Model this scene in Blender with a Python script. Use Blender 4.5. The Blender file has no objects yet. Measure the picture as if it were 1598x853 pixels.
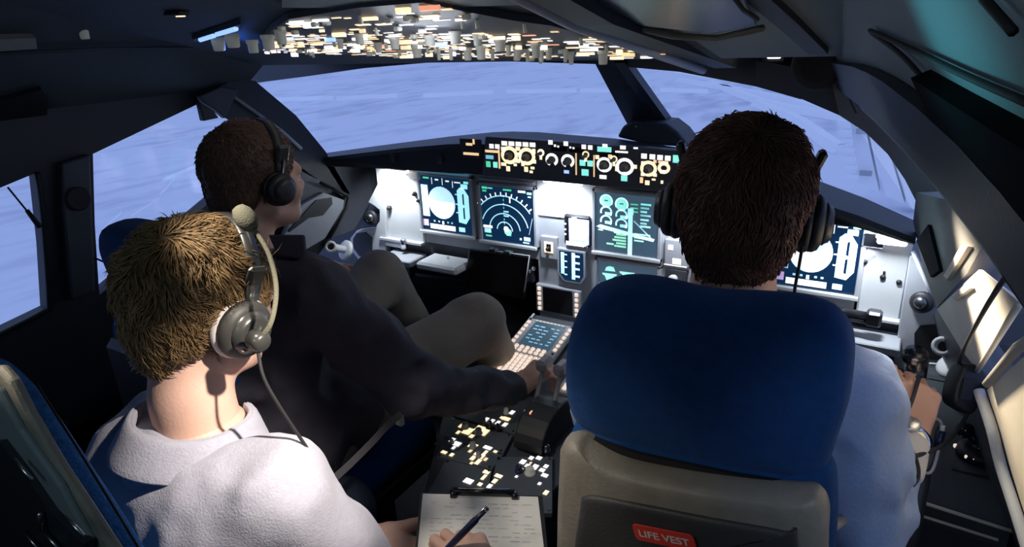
import bpy, math, random
import numpy as np
from mathutils import Vector, Matrix
S = bpy.context.scene
COL = S.collection
rnd = random.Random(7)
PI = math.pi

# ---------------------------------------------------------------- camera
CX = np.array([.745, -1.76, 1.467]); YAW, PIT, ROL = [math.radians(a) for a in (-32.2, -20.7, -2.7)]; FOC = 1020.
_F = np.array([math.sin(YAW)*math.cos(PIT), math.cos(YAW)*math.cos(PIT), math.sin(PIT)])
_R = np.array([math.cos(YAW), -math.sin(YAW), 0.]); _U = np.cross(_R, _F)
R2 = math.cos(ROL)*_R+math.sin(ROL)*_U; U2 = -math.sin(ROL)*_R+math.cos(ROL)*_U
cd = bpy.data.cameras.new('camera'); cam = bpy.data.objects.new('camera', cd); COL.objects.link(cam)
cd.sensor_width = 36; cd.lens = 36*FOC/1598; cd.clip_start = .02; cd.clip_end = 3000
cam.matrix_world = Matrix(((R2[0], U2[0], -_F[0], CX[0]), (R2[1], U2[1], -_F[1], CX[1]), (R2[2], U2[2], -_F[2], CX[2]), (0, 0, 0, 1)))
S.camera = cam
# ---------------------------------------------------------------- light
vs = S.view_settings; vs.view_transform = 'Standard'; vs.look = 'None'; vs.gamma = 1; vs.use_curve_mapping = False
vs.exposure = 0.0
W = bpy.data.worlds.new('sky'); S.world = W; W.use_nodes = True
wn = W.node_tree; bg = wn.nodes['Background']
bg.inputs[0].default_value = (.36, .49, .90, 1); bg.inputs[1].default_value = 1.0
def lamp(name, kind, loc, aim, power, color, size=.05, angle=60, blend=.5):
    l = bpy.data.lights.new(name, kind); l.energy = power; l.color = color
    if kind == 'SPOT': l.spot_size = math.radians(angle); l.spot_blend = blend; l.shadow_soft_size = size
    elif kind == 'AREA': l.size = size
    else: l.shadow_soft_size = size
    o = bpy.data.objects.new(name, l); COL.objects.link(o); o.location = loc
    d = Vector(aim)-Vector(loc); o.rotation_euler = d.to_track_quat('-Z', 'Y').to_euler()
    return o
# reading lamp over the observer, flood lamps under the glareshield, map lamps, cabin glow, added fills
lamp('shell_fill', 'SPOT', (.02, -1.72, 1.38), (.36, -1.02, .84), 6.5, (1, .88, .70), .02, 30, .9)  # spot added to brighten the right seat's back shell
lamp('reading_light', 'SPOT', (.62, -1.27, 1.55), (.07, -1.29, .96), 78, (1, .90, .79), .012, 33, 1.0)
lamp('chart_light', 'SPOT', (-.02, -1.40, 1.56), (.21, -.93, .62), 15, (1, .91, .80), .02, 38, .5)
lamp('flood_left', 'SPOT', (-.83, -.085, 1.03), (-.83, 0, .86), 7, (.85, .92, 1), .02, 130, .9)
lamp('flood_centre', 'SPOT', (-.165, -.08, 1.03), (-.165, 0, .90), 6.5, (.80, .88, 1), .02, 130, .9)
lamp('flood_right', 'SPOT', (.71, -.085, .985), (.72, 0, .82), 5.5, (.85, .92, 1), .02, 130, .9)
lamp('flood_middle_right', 'SPOT', (.24, -.08, 1.02), (.24, 0, .9), 4, (.85, .9, 1), .02, 110, .9)
lamp('ambient_fill', 'POINT', (.02, -.85, 1.46), (0, 0, 0), 1.3, (.85, .90, 1), .10)  # point lamp added as overall ambient fill
lamp('console_light', 'SPOT', (.66, -.60, 1.20), (.89, -.80, 1.03), 22.0, (1, .86, .64), .02, 58, .8)
lamp('sleeve_fill', 'SPOT', (.84, -1.45, 1.25), (.80, -.80, .80), 3.0, (.62, .74, 1), .05, 55, .8)  # added spot brightening the right pilot's sleeve like window daylight
lamp('teal_spot', 'SPOT', (.56, -1.20, 1.36), (.752, -1.262, 1.452), 1.3, (.15, .85, 1), .03, 46, 1.0)  # unseen teal spot aimed at the right upper lining
lamp('teal_spot_low', 'SPOT', (.52, -.62, 1.20), (.76, -.40, 1.14), 1.2, (.40, .9, .95), .03, 60, .9)  # unseen teal spot aimed at the right pillar
lamp('cabin_light', 'POINT', (.3, -2.1, 1.60), (0, 0, 0), 2.6, (.62, .85, 1), .15)

# ---------------------------------------------------------------- pixel rays
def ray(u, v): return _F+R2*(u-799)/FOC+U2*(426.5-v)/FOC
def aty(u, v, y): d = ray(u, v); return CX+d*(y-CX[1])/d[1]
def atx(u, v, x): d = ray(u, v); return CX+d*(x-CX[0])/d[0]
def atz(u, v, z): d = ray(u, v); return CX+d*(z-CX[2])/d[2]
def atd(u, v, t): return CX+ray(u, v)*t
def plane(a, t1, t2):
    n = np.cross(t1, t2); n = n/np.linalg.norm(n); return (np.array(a, float), n)
def atp(u, v, P): d = ray(u, v); return CX+d*(((P[0]-CX)@P[1])/(d@P[1]))
def nrm(v): v = np.array(v, float); return v/np.linalg.norm(v)

# ---------------------------------------------------------------- materials
def mat(name, col, rough=.6, metal=0., emit=0., ecol=None, bump=0., bscale=60, var=0., vscale=8, spec=.5, sheen=0, alpha=None):
    m = bpy.data.materials.new(name); m.use_nodes = True; nt = m.node_tree; b = nt.nodes['Principled BSDF']
    c = (*col, 1) if len(col) == 3 else col
    b.inputs['Base Color'].default_value = c; b.inputs['Roughness'].default_value = rough; b.inputs['Metallic'].default_value = metal
    b.inputs['Specular IOR Level'].default_value = spec
    if sheen: b.inputs['Sheen Weight'].default_value = sheen
    if emit:
        b.inputs['Emission Color'].default_value = (*(ecol or col), 1); b.inputs['Emission Strength'].default_value = emit
    if bump or var:
        tc = nt.nodes.new('ShaderNodeTexCoord')
    if bump:
        n = nt.nodes.new('ShaderNodeTexNoise'); n.inputs['Scale'].default_value = bscale; n.inputs['Detail'].default_value = 5
        nt.links.new(tc.outputs['Object'], n.inputs['Vector'])
        bp = nt.nodes.new('ShaderNodeBump'); bp.inputs['Strength'].default_value = bump; bp.inputs['Distance'].default_value = .004
        nt.links.new(n.outputs['Fac'], bp.inputs['Height']); nt.links.new(bp.outputs['Normal'], b.inputs['Normal'])
    if var:
        n = nt.nodes.new('ShaderNodeTexNoise'); n.inputs['Scale'].default_value = vscale; n.inputs['Detail'].default_value = 4
        nt.links.new(tc.outputs['Object'], n.inputs['Vector'])
        r = nt.nodes.new('ShaderNodeValToRGB')
        r.color_ramp.elements[0].position = .3; r.color_ramp.elements[1].position = .7
        r.color_ramp.elements[0].color = (*[max(0, x*(1-var)) for x in c[:3]], 1); r.color_ramp.elements[1].color = (*[min(1, x*(1+var)) for x in c[:3]], 1)
        nt.links.new(n.outputs['Fac'], r.inputs['Fac']); nt.links.new(r.outputs['Color'], b.inputs['Base Color'])
    return m
M = {}
def dm(k, *a, **kw): M[k] = mat(k, *a, **kw)
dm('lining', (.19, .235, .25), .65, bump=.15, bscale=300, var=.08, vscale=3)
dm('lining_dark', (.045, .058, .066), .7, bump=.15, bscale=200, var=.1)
dm('frame_black', (.018, .022, .03), .55, bump=.1, bscale=200)
dm('frame_blue', (.035, .045, .06), .5, bump=.1, bscale=200)
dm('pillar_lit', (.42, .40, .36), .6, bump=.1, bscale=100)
dm('cream', (.80, .72, .58), .6, bump=.1, bscale=80, var=.05)
dm('shade_cloth', (.92, .84, .72), .7, bump=.1, bscale=80, var=.04, vscale=12)
dm('panel_grey', (.42, .44, .48), .5, bump=.08, bscale=200, var=.05)
dm('panel_light', (.62, .64, .66), .5, bump=.08, bscale=200, var=.04)
dm('panel_dark', (.05, .055, .07), .5, bump=.1, bscale=200)
dm('console_face', (.075, .09, .11), .5, bump=.08, bscale=200, var=.05)
dm('black', (.012, .013, .016), .5)
dm('black_gloss', (.01, .011, .014), .2)
dm('matt_black', (.006, .007, .009), .95, spec=.05)
dm('rubber', (.02, .02, .022), .75)
dm('screen_blue', (.004, .012, .035), .15, emit=1, ecol=(.004, .022, .06))
dm('screen_grey', (.02, .035, .05), .2, emit=1, ecol=(.045, .085, .13))
dm('screen_off', (.012, .010, .012), .25)
dm('metal', (.62, .63, .65), .3, 1.)
dm('metal_dark', (.2, .2, .22), .35, 1.)
dm('steel', (.75, .75, .77), .18, 1.)
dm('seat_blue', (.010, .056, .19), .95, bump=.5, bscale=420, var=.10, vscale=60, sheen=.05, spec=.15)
dm('seat_blue_lit', (.05, .22, .60), .95, bump=.6, bscale=420, var=.25, vscale=150, sheen=.05, spec=.15)  # lighter seat_blue for the observer seat, light put into its colour
dm('seat_shell', (.26, .24, .20), .5, bump=.25, bscale=160, var=.1, vscale=30)
dm('seat_panel', (.052, .053, .055), .55, bump=.25, bscale=200, var=.08)
dm('red_label', (.85, .07, .05), .5)
dm('white', (.8, .8, .8), .5)
dm('key_white', (.75, .70, .66), .5, emit=1, ecol=(.75, .58, .48))
dm('knob_pale', (.50, .50, .46), .5, emit=1, ecol=(.05, .05, .04))
dm('knob_grey', (.16, .16, .16), .45)
dm('e_white', (1, 1, 1), emit=1, ecol=(1.0, .98, .95))
dm('e_white_hot', (1, 1, 1), emit=1, ecol=(2.6, 2.5, 2.5))
dm('e_warm', (1, 1, 1), emit=1, ecol=(1.3, .95, .55))
dm('e_amber', (1, 1, 1), emit=1, ecol=(.95, .60, .25))
dm('e_orange', (1, 1, 1), emit=1, ecol=(.9, .30, .12))
dm('e_green', (1, 1, 1), emit=1, ecol=(.03, .62, .30))
dm('e_mint', (1, 1, 1), emit=1, ecol=(.18, .85, .72))
dm('e_cyan', (1, 1, 1), emit=1, ecol=(.35, .85, 1.0))
dm('e_cyan_dim', (1, 1, 1), emit=1, ecol=(.12, .45, .60))
dm('e_sky', (1, 1, 1), emit=1, ecol=(.45, .78, 1.1))
dm('e_blue', (1, 1, 1), emit=1, ecol=(.02, .16, 1.6))
dm('e_bluew', (1, 1, 1), emit=1, ecol=(.35, .62, 1.4))
dm('e_purple', (1, 1, 1), emit=1, ecol=(.25, .12, .4))
dm('paper', (.80, .79, .74), .8, var=.03, vscale=20)
dm('ink', (.55, .54, .53), .8)
dm('visor_panel', (.10, .11, .16), .25, metal=.3)
dm('metal_headset', (.07, .07, .065), .3, metal=.4)
dm('black_headset', (.03, .032, .035), .4)
dm('dark_cup', (.045, .042, .038), .5)
dm('strap', (.02, .018, .024), .8, bump=.3, bscale=200)
dm('pen_blue', (.01, .015, .05), .3)
dm('skin', (.60, .345, .25), .55, bump=.12, bscale=250, var=.10, vscale=14)
dm('skin_pale', (.66, .41, .32), .55, bump=.12, bscale=250, var=.08, vscale=14)
dm('nail', (.75, .52, .45), .35)
dm('shirt_grey', (.36, .36, .43), .9, bump=.35, bscale=350, var=.06, vscale=120, sheen=.2)
dm('shirt_dark', (.038, .036, .052), .85, bump=.3, bscale=200, var=.1)
dm('shirt_blue', (.25, .35, .60), .85, bump=.3, bscale=150, var=.06)
dm('cuff_pale', (.55, .54, .55), .85, bump=.3, bscale=150)
dm('trousers_brown', (.21, .185, .155), .9, bump=.3, bscale=250, var=.08)
dm('trousers_dark', (.03, .04, .07), .9, bump=.3, bscale=250)
dm('shoe', (.015, .013, .012), .4)
dm('lining_grey', (.12, .118, .116), .65, bump=.1, bscale=100, var=.05)
dm('foam', (.17, .16, .11), .9, bump=.4, bscale=500)
dm('cup_white', (.75, .68, .66), .6)
dm('grey_plastic', (.25, .25, .26), .4)
dm('olive_plastic', (.24, .24, .20), .5)
dm('eye_white', (.8, .8, .8), .3)
dm('floor_mat', (.03, .033, .04), .9, bump=.5, bscale=120)
dm('red', (.6, .1, .05), .5)
def glassmat(name, tint, g=.06):
    m = bpy.data.materials.new(name); m.use_nodes = True; nt = m.node_tree; nt.nodes.clear()
    o = nt.nodes.new('ShaderNodeOutputMaterial'); mx = nt.nodes.new('ShaderNodeMixShader'); t = nt.nodes.new('ShaderNodeBsdfTransparent'); gl = nt.nodes.new('ShaderNodeBsdfGlossy')
    t.inputs[0].default_value = (*tint, 1); gl.inputs['Roughness'].default_value = .05; mx.inputs[0].default_value = g
    nt.links.new(t.outputs[0], mx.inputs[1]); nt.links.new(gl.outputs[0], mx.inputs[2]); nt.links.new(mx.outputs[0], o.inputs[0]); return m
M['glass'] = glassmat('glass', (.93, .95, .98), .03)
M['visor_glass'] = glassmat('visor_glass', (.25, .3, .4), .35)
def hairmat(name, c1, c2, rough=.45):
    m = bpy.data.materials.new(name); m.use_nodes = True; nt = m.node_tree; b = nt.nodes['Principled BSDF']
    a = nt.nodes.new('ShaderNodeAttribute'); a.attribute_name = 'tone'
    r = nt.nodes.new('ShaderNodeValToRGB'); r.color_ramp.elements[0].color = (*c1, 1); r.color_ramp.elements[1].color = (*c2, 1)
    nt.links.new(a.outputs['Fac'], r.inputs['Fac']); nt.links.new(r.outputs['Color'], b.inputs['Base Color'])
    b.inputs['Roughness'].default_value = rough; b.inputs['Specular IOR Level'].default_value = .3; return m
M['hair_blond'] = hairmat('hair_blond', (.05, .030, .014), (.42, .27, .13))
M['hair_brown'] = hairmat('hair_brown', (.075, .040, .028), (.22, .125, .085), .6)
M['hair_red'] = hairmat('hair_red', (.075, .036, .027), (.20, .092, .068), .6)

# ---------------------------------------------------------------- mesh builder
def basis(d, up=(0, 0, 1)):
    d = nrm(d); up = np.array(up, float)
    if abs(d@up) > .97: up = np.array((0, 1., 0)) if abs(d[1]) < .9 else np.array((1., 0, 0))
    x = nrm(np.cross(up, d)); y = np.cross(d, x); return x, y, d
class MB:
    def __init__(s): s.v = []; s.f = []; s.m = []; s.mi = 0; s.mats = []; s.sm = []; s.smooth = False
    def use(s, m):
        if m not in s.mats: s.mats.append(m)
        s.mi = s.mats.index(m); return s
    def add(s, vs, fs):
        o = len(s.v); s.v.extend([tuple(map(float, p)) for p in vs])
        for f in fs: s.f.append([i+o for i in f]); s.m.append(s.mi); s.sm.append(s.smooth)
        return s
    def box(s, c, size, ax=None, bev=0.):
        c = np.array(c, float); A = np.eye(3) if ax is None else np.array(ax, float)
        h = np.array(size, float)/2
        if bev <= 0:
            vs = [c+A.T@(h*np.array(q)) for q in ((-1,-1,-1),(1,-1,-1),(1,1,-1),(-1,1,-1),(-1,-1,1),(1,-1,1),(1,1,1),(-1,1,1))]
            return s.add(vs, [(0,3,2,1),(4,5,6,7),(0,1,5,4),(1,2,6,5),(2,3,7,6),(3,0,4,7)])
        b = min(bev, h.min()*.95)
        vs = []; idx = {}
        for sx in (-1,1):
            for sy in (-1,1):
                for sz in (-1,1):
                    for k in range(3):
                        q = np.array((sx*h[0], sy*h[1], sz*h[2])); 
                        for j in range(3):
                            if j != k: q[j] -= np.sign(q[j])*b
                        idx[(sx,sy,sz,k)] = len(vs); vs.append(c+A.T@q)
        fs = []
        for k in range(3):
            a, e = [(1,2),(2,0),(0,1)][k]
            for sg in (-1,1):
                q = []
                for (p, r) in ((-1,-1),(1,-1),(1,1),(-1,1)):
                    t = [0,0,0]; t[k] = sg; t[a] = p; t[e] = r; q.append(idx[(*t, k)])
                fs.append(q if sg > 0 else q[::-1])
        for k in range(3):
            a, e = [(1,2),(2,0),(0,1)][k]
            for p in (-1,1):
                for r in (-1,1):
                    t0 = [0,0,0]; t1 = [0,0,0]; t0[a] = t1[a] = p; t0[e] = t1[e] = r; t0[k] = -1; t1[k] = 1
                    q = [idx[(*t0, a)], idx[(*t1, a)], idx[(*t1, e)], idx[(*t0, e)]]
                    fs.append(q if p*r < 0 else q[::-1])
        for sx in (-1,1):
            for sy in (-1,1):
                for sz in (-1,1):
                    q = [idx[(sx,sy,sz,0)], idx[(sx,sy,sz,1)], idx[(sx,sy,sz,2)]]
                    fs.append(q if sx*sy*sz > 0 else q[::-1])
        return s.add(vs, fs)
    def prism(s, pts, ext):
        pts = [np.array(p, float) for p in pts]; n = len(pts); e = np.array(ext, float)
        nn = sum(np.cross(pts[i]-pts[0], pts[(i+1) % n]-pts[0]) for i in range(n))
        if nn@e > 0: pts = pts[::-1]
        vs = pts+[p+e for p in pts]
        fs = [list(range(n)), list(range(2*n-1, n-1, -1))]+[[i, i+n, (i+1) % n+n, (i+1) % n] for i in range(n)]
        return s.add(vs, fs)
    def quad(s, a, b, c, d): return s.add([a, b, c, d], [(0, 1, 2, 3)])
    def tube(s, pts, r, n=10, cap=True):
        pts = [np.array(p, float) for p in pts]; k = len(pts); rs = r if hasattr(r, '__len__') else [r]*k
        x, y, _ = basis(pts[1]-pts[0]); vs = []
        for i, p in enumerate(pts):
            t = nrm(pts[min(i+1, k-1)]-pts[max(i-1, 0)]); x = nrm(x-t*(x@t)); y = np.cross(t, x)
            for j in range(n):
                a = 2*PI*j/n; vs.append(p+(x*math.cos(a)+y*math.sin(a))*rs[i])
        fs = [[i*n+j, i*n+(j+1) % n, (i+1)*n+(j+1) % n, (i+1)*n+j] for i in range(k-1) for j in range(n)]
        if cap: fs += [list(range(n))[::-1], [(k-1)*n+j for j in range(n)]]
        return s.add(vs, fs)
    def lathe(s, c, d, prof, n=20, up=(0, 0, 1)):
        x, y, d = basis(d, up); c = np.array(c, float); vs = []
        for (h, r) in prof:
            for j in range(n):
                a = 2*PI*j/n; vs.append(c+d*h+(x*math.cos(a)+y*math.sin(a))*r)
        k = len(prof)
        fs = [[i*n+j, i*n+(j+1) % n, (i+1)*n+(j+1) % n, (i+1)*n+j] for i in range(k-1) for j in range(n)]
        fs += [list(range(n))[::-1], [(k-1)*n+j for j in range(n)]]
        return s.add(vs, fs)
    def build(s, name, m=None, parent=None, smooth=False, **tags):
        me = bpy.data.meshes.new(name); me.from_pydata(s.v, [], s.f)
        mats = s.mats or [m or 'black']
        if m and s.mats: pass
        for k in mats: me.materials.append(M[k] if isinstance(k, str) else k)
        me.polygons.foreach_set('material_index', s.m)
        sm = [True]*len(s.f) if smooth else s.sm
        me.polygons.foreach_set('use_smooth', sm); me.update()
        o = bpy.data.objects.new(name, me); COL.objects.link(o)
        if parent is not None: o.parent = parent
        for k, v in tags.items(): o[k] = v
        return o
def one(name, m, parent=None, smooth=False, **tags):
    b = MB(); b.use(m); return b
def empty(name, loc, label, cat, group=None):
    o = bpy.data.objects.new(name, None); COL.objects.link(o); o.empty_display_size = .02
    o['label'] = label; o['category'] = cat; o['org'] = 0
    del o['org']
    o.location = loc
    if group: o['group'] = group
    return o
def part(b, name, parent, smooth=False, **tags):
    """build mesh (given in world coordinates) as a child of parent"""
    o = b.build(name, None, None, smooth, **tags)
    if parent is not None:
        o.parent = parent
        bpy.context.view_layer.update()
        o.matrix_parent_inverse = parent.matrix_world.inverted()
    return o
_loc = {}
def sub(b, name, parent, smooth=False, **tags):
    # parents only carry translations, so the inverse can be written directly
    o = b.build(name, None, None, smooth, **tags)
    off = parent.location if parent.parent is None else Vector((0, 0, 0))
    o.parent = parent
    o.matrix_parent_inverse = Matrix.Translation(-off)
    return o
def tag(o, label, cat, group=None):
    o['label'] = label; o['category'] = cat
    if group: o['group'] = group
    return o
def struct(b, name, smooth=False, label=None, cat=None):
    o = b.build(name, None, None, smooth); o['kind'] = 'structure'
    if label: o['label'] = label
    if cat: o['category'] = cat
    return o
def mod_bevel(o, w=.004, seg=2):
    m = o.modifiers.new('bevel', 'BEVEL'); m.width = w; m.segments = seg; m.limit_method = 'ANGLE'; m.angle_limit = math.radians(35); return o
class Frame:
    """local 2D frame: o + ux*a + uy*b + n*c"""
    def __init__(s, o, ux, uy, n=None):
        s.o = np.array(o, float); s.ux = np.array(ux, float); s.uy = np.array(uy, float)
        s.n = nrm(np.cross(s.ux, s.uy)) if n is None else nrm(n)
        s.ax = (nrm(s.ux), nrm(s.uy), s.n)
    def p(s, a, b, c=0.): return s.o+s.ux*a+s.uy*b+s.n*c
    def rect(s, mb, a0, b0, a1, b1, c=.0006): return mb.quad(s.p(a0, b0, c), s.p(a1, b0, c), s.p(a1, b1, c), s.p(a0, b1, c))
    def poly(s, mb, pts, c=.0006): return mb.add([s.p(a, b, c) for a, b in pts], [list(range(len(pts)))])
    def disc(s, mb, a, b, ra, rb=None, c=.0006, n=20, t0=0, t1=360):
        rb = rb or ra; pts = []
        for j in range(n+(0 if t1-t0 >= 360 else 1)):
            t = math.radians(t0+(t1-t0)*j/n); pts.append((a+ra*math.cos(t), b+rb*math.sin(t)))
        return s.poly(mb, pts, c)
    def arc(s, mb, a, b, ra, rb, w, t0, t1, c=.0006, n=20):
        vs = []; 
        for j in range(n+1):
            t = math.radians(t0+(t1-t0)*j/n); ct, st = math.cos(t), math.sin(t)
            vs += [s.p(a+(ra-w)*ct, b+(rb-w)*st, c), s.p(a+ra*ct, b+rb*st, c)]
        return mb.add(vs, [(2*j, 2*j+1, 2*j+3, 2*j+2) for j in range(n)])
    def line(s, mb, a0, b0, a1, b1, w, c=.0006):
        d = np.array((a1-a0, b1-b0)); d = d/np.linalg.norm(d); q = np.array((-d[1], d[0]))*w/2
        return s.poly(mb, [(a0-q[0], b0-q[1]), (a1-q[0], b1-q[1]), (a1+q[0], b1+q[1]), (a0+q[0], b0+q[1])], c)
def text_mesh(txt, frame, a, b, size, name, m, parent, c=.001, sx=1.):
    cu = bpy.data.curves.new('t', 'FONT'); cu.body = txt; cu.size = size; cu.align_x = 'CENTER'; cu.align_y = 'CENTER'; cu.offset = .0004
    to = bpy.data.objects.new('t', cu); COL.objects.link(to); dg = bpy.context.evaluated_depsgraph_get()
    me = to.evaluated_get(dg).to_mesh(); vs = [frame.p(a+v.co.x*sx, b+v.co.y, c) for v in me.vertices]; fs = [list(p.vertices) for p in me.polygons]
    to.to_mesh_clear(); bpy.data.objects.remove(to); bpy.data.curves.remove(cu)
    mb = MB(); mb.use(m); mb.add(vs, fs)
    return sub(mb, name, parent) if parent is not None else mb
def spline(pts, n=8):
    pts = [np.array(p, float) for p in pts]; out = []
    P = [pts[0]*2-pts[1]]+pts+[pts[-1]*2-pts[-2]]
    for i in range(1, len(P)-2):
        for j in range(n):
            t = j/n; out.append(.5*((2*P[i])+(-P[i-1]+P[i+1])*t+(2*P[i-1]-5*P[i]+4*P[i+1]-P[i+2])*t*t+(-P[i-1]+3*P[i]-3*P[i+1]+P[i+2])*t**3))
    out.append(pts[-1]); return out
# ================================================================ STRUCTURE
PO = plane((0, -.42, 1.3914), (1, 0, 0), (0, 1, -.22))               # sloping ceiling
PR = plane((1.0, -1.5, 1.1), (-.25, 1.2, 0), (-.26, 0, .46))       # right upper lining
PW = plane((1.03, -.9, .62), (-.17, 1, 0), (-.155, 0, .48))        # right side window plane
PL = plane((-1.05, -1, 1.33), (0, 1, 0), (.35, 0, .22))            # left upper lining
V_ = lambda *a: np.array(a, float)
def sheet(mb, px, P, ext):
    mb.prism([atp(u, v, P) for u, v in px], ext); return mb
def shx(mb, px, x, ext): return mb.prism([atx(u, v, x) for u, v in px], ext)
# --- ground outside
gm = bpy.data.materials.new('airfield_ground'); gm.use_nodes = True; nt = gm.node_tree; b = nt.nodes['Principled BSDF']
tc = nt.nodes.new('ShaderNodeTexCoord'); n1 = nt.nodes.new('ShaderNodeTexNoise'); n1.inputs['Scale'].default_value = .12; n1.inputs['Detail'].default_value = 8
mp = nt.nodes.new('ShaderNodeMapping'); mp.inputs['Scale'].default_value = (1, .35, 1); mp.inputs['Rotation'].default_value = (0, 0, .5)
n2 = nt.nodes.new('ShaderNodeTexNoise'); n2.inputs['Scale'].default_value = .9; n2.inputs['Detail'].default_value = 6
ad = nt.nodes.new('ShaderNodeMath'); ad.operation = 'ADD'
r = nt.nodes.new('ShaderNodeValToRGB'); r.color_ramp.elements[0].position = .75; r.color_ramp.elements[1].position = 1.3
r.color_ramp.elements[0].color = (.62, .63, .72, 1); r.color_ramp.elements[1].color = (.84, .84, .90, 1)
nt.links.new(tc.outputs['Object'], mp.inputs['Vector']); nt.links.new(mp.outputs[0], n1.inputs['Vector']); nt.links.new(mp.outputs[0], n2.inputs['Vector'])
nt.links.new(n1.outputs['Fac'], ad.inputs[0]); nt.links.new(n2.outputs['Fac'], ad.inputs[1]); nt.links.new(ad.outputs[0], r.inputs[0]); nt.links.new(r.outputs[0], b.inputs['Base Color']); b.inputs['Roughness'].default_value = 1
M['ground'] = gm
dm('apron_white', (.96, .96, 1.0), .9, var=.04, vscale=.5)
GZ = -3.4
mb = MB(); mb.use('ground'); mb.box((0, 0, GZ-.1), (2400, 2400, .2)); struct(mb, 'outdoor_ground', label='pale bluish snowy airfield ground beyond the windows', cat='ground')
def gp(u, v, dz=0): return atz(u, v, GZ+dz)
mb = MB(); mb.use('apron_white')
for a, bb in (((430, 156), (520, 153)), ((525, 155), (620, 149)), ((660, 150), (770, 144)), ((790, 143), (900, 142)), ((905, 142), (960, 141)), ((1030, 141), (1105, 143))):
    w = 3.2; p = [gp(a[0], a[1]-w), gp(bb[0], bb[1]-w), gp(bb[0], bb[1]+w), gp(a[0], a[1]+w)]; mb.prism(p, (0, 0, .04))
for pts in ([(1060, 128), (1180, 150), (1280, 175), (1330, 182)], [(1110, 132), (1190, 163), (1300, 186), (1335, 188)], [(1180, 165), (1240, 190), (1300, 232), (1315, 240)]):
    q = spline([gp(*t) for t in pts], 6); q = [t+np.array((0, 0, .03)) for t in q]; mb.tube(q, .35, 6)
for u0, u1, v, w in ((255, 320, 262, 3), (250, 275, 285, 1.5), (160, 190, 340, 1.5), (205, 250, 318, 1), (170, 240, 395, 1.2)):
    mb.prism([gp(u0, v+20-w), gp(u1, v-8-w), gp(u1, v-8+w), gp(u0, v+20+w)], (0, 0, .03))
struct(mb, 'ground_markings', label='white painted lines across the snowy ground outside', cat='line')
# pale terminal block seen through the right windscreen
t = empty('airport_terminal', (13.0, 26, GZ), 'white building with tall vertical ribs seen through the right windscreen', 'building')
def bfr(u, v, y=17.): return aty(u, v, y)
mb = MB(); mb.use('apron_white')
mb.prism([bfr(1325, 168), bfr(1345, 176), bfr(1372, 300), bfr(1338, 285)], (0, .6, 0)); mb.prism([bfr(1352, 188), bfr(1378, 205), bfr(1412, 318), bfr(1382, 305)], (0, .6, 0))
mb.prism([bfr(1390, 215), bfr(1402, 230), bfr(1432, 330), bfr(1418, 322)], (0, .6, 0)); sub(mb, 'wall_panel', t)
mb = MB(); mb.use('apron_white')
for i in range(7):
    a = bfr(1318+i*2.2, 190+i*14, 16.8); mb.box(a, (.3, .3, .08))
sub(mb, 'rib', t); mb = MB(); mb.use('panel_grey')
for u, v in ((1345, 193), (1346, 205), (1351, 270)): mb = MB(); mb.use('panel_grey'); mb.box(bfr(u, v, 16.8), (.28, .1, .12)); sub(mb, 'window_slot', t)

# --- shell
mb = MB(); mb.use('floor_mat'); mb.box((0, -1.1, -.05), (2.6, 3.4, .1)); struct(mb, 'floor')
mb = MB(); mb.use('lining_dark')
zc = lambda y: 1.3914-.22*(min(y, -.42)+.42)
def strip(mb, fx0, fx1, ys, ext=(0, 0, .05)):
    for y0, y1 in zip(ys, ys[1:]):
        mb.prism([(fx0(y0), y0, zc(y0)), (fx1(y0), y0, zc(y0)), (fx1(y1), y1, zc(y1)), (fx0(y1), y1, zc(y1))], ext)
YS = [-2.65, -.42, -.08]
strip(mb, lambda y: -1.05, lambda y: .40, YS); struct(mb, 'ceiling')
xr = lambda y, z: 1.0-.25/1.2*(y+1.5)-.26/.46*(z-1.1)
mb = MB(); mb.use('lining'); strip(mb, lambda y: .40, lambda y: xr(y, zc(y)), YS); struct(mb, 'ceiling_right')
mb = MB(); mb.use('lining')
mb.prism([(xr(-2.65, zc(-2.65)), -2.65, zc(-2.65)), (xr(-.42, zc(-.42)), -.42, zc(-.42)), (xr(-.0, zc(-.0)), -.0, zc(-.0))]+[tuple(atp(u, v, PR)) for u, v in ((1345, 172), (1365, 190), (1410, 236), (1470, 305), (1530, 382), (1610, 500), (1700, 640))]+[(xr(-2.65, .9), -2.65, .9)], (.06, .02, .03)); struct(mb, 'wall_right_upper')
xl = lambda z: -1.05+.35/.22*(z-1.33)
mb = MB(); mb.use('lining_dark')
mb.prism([(-1.05, -2.65, 1.33), (-1.05, -.40, 1.33), (xl(zc(-.42)), -.40, zc(-.42)), (xl(zc(-2.65)), -2.65, zc(-2.65))], (-.04, 0, .05)); struct(mb, 'wall_left_upper')
mb = MB(); mb.use('lining_dark'); mb.box((0, -2.7, 1.0), (2.8, .1, 2.1)); struct(mb, 'wall_back')
mb = MB(); mb.use('panel_dark'); mb.box((-.05, .42, .40), (2.3, .08, .80)); mb.box((-.05, .24, .80), (2.3, .40, .03)); struct(mb, 'wall_front')  # flat cover plate added to keep outside light out of the footwell
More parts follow.
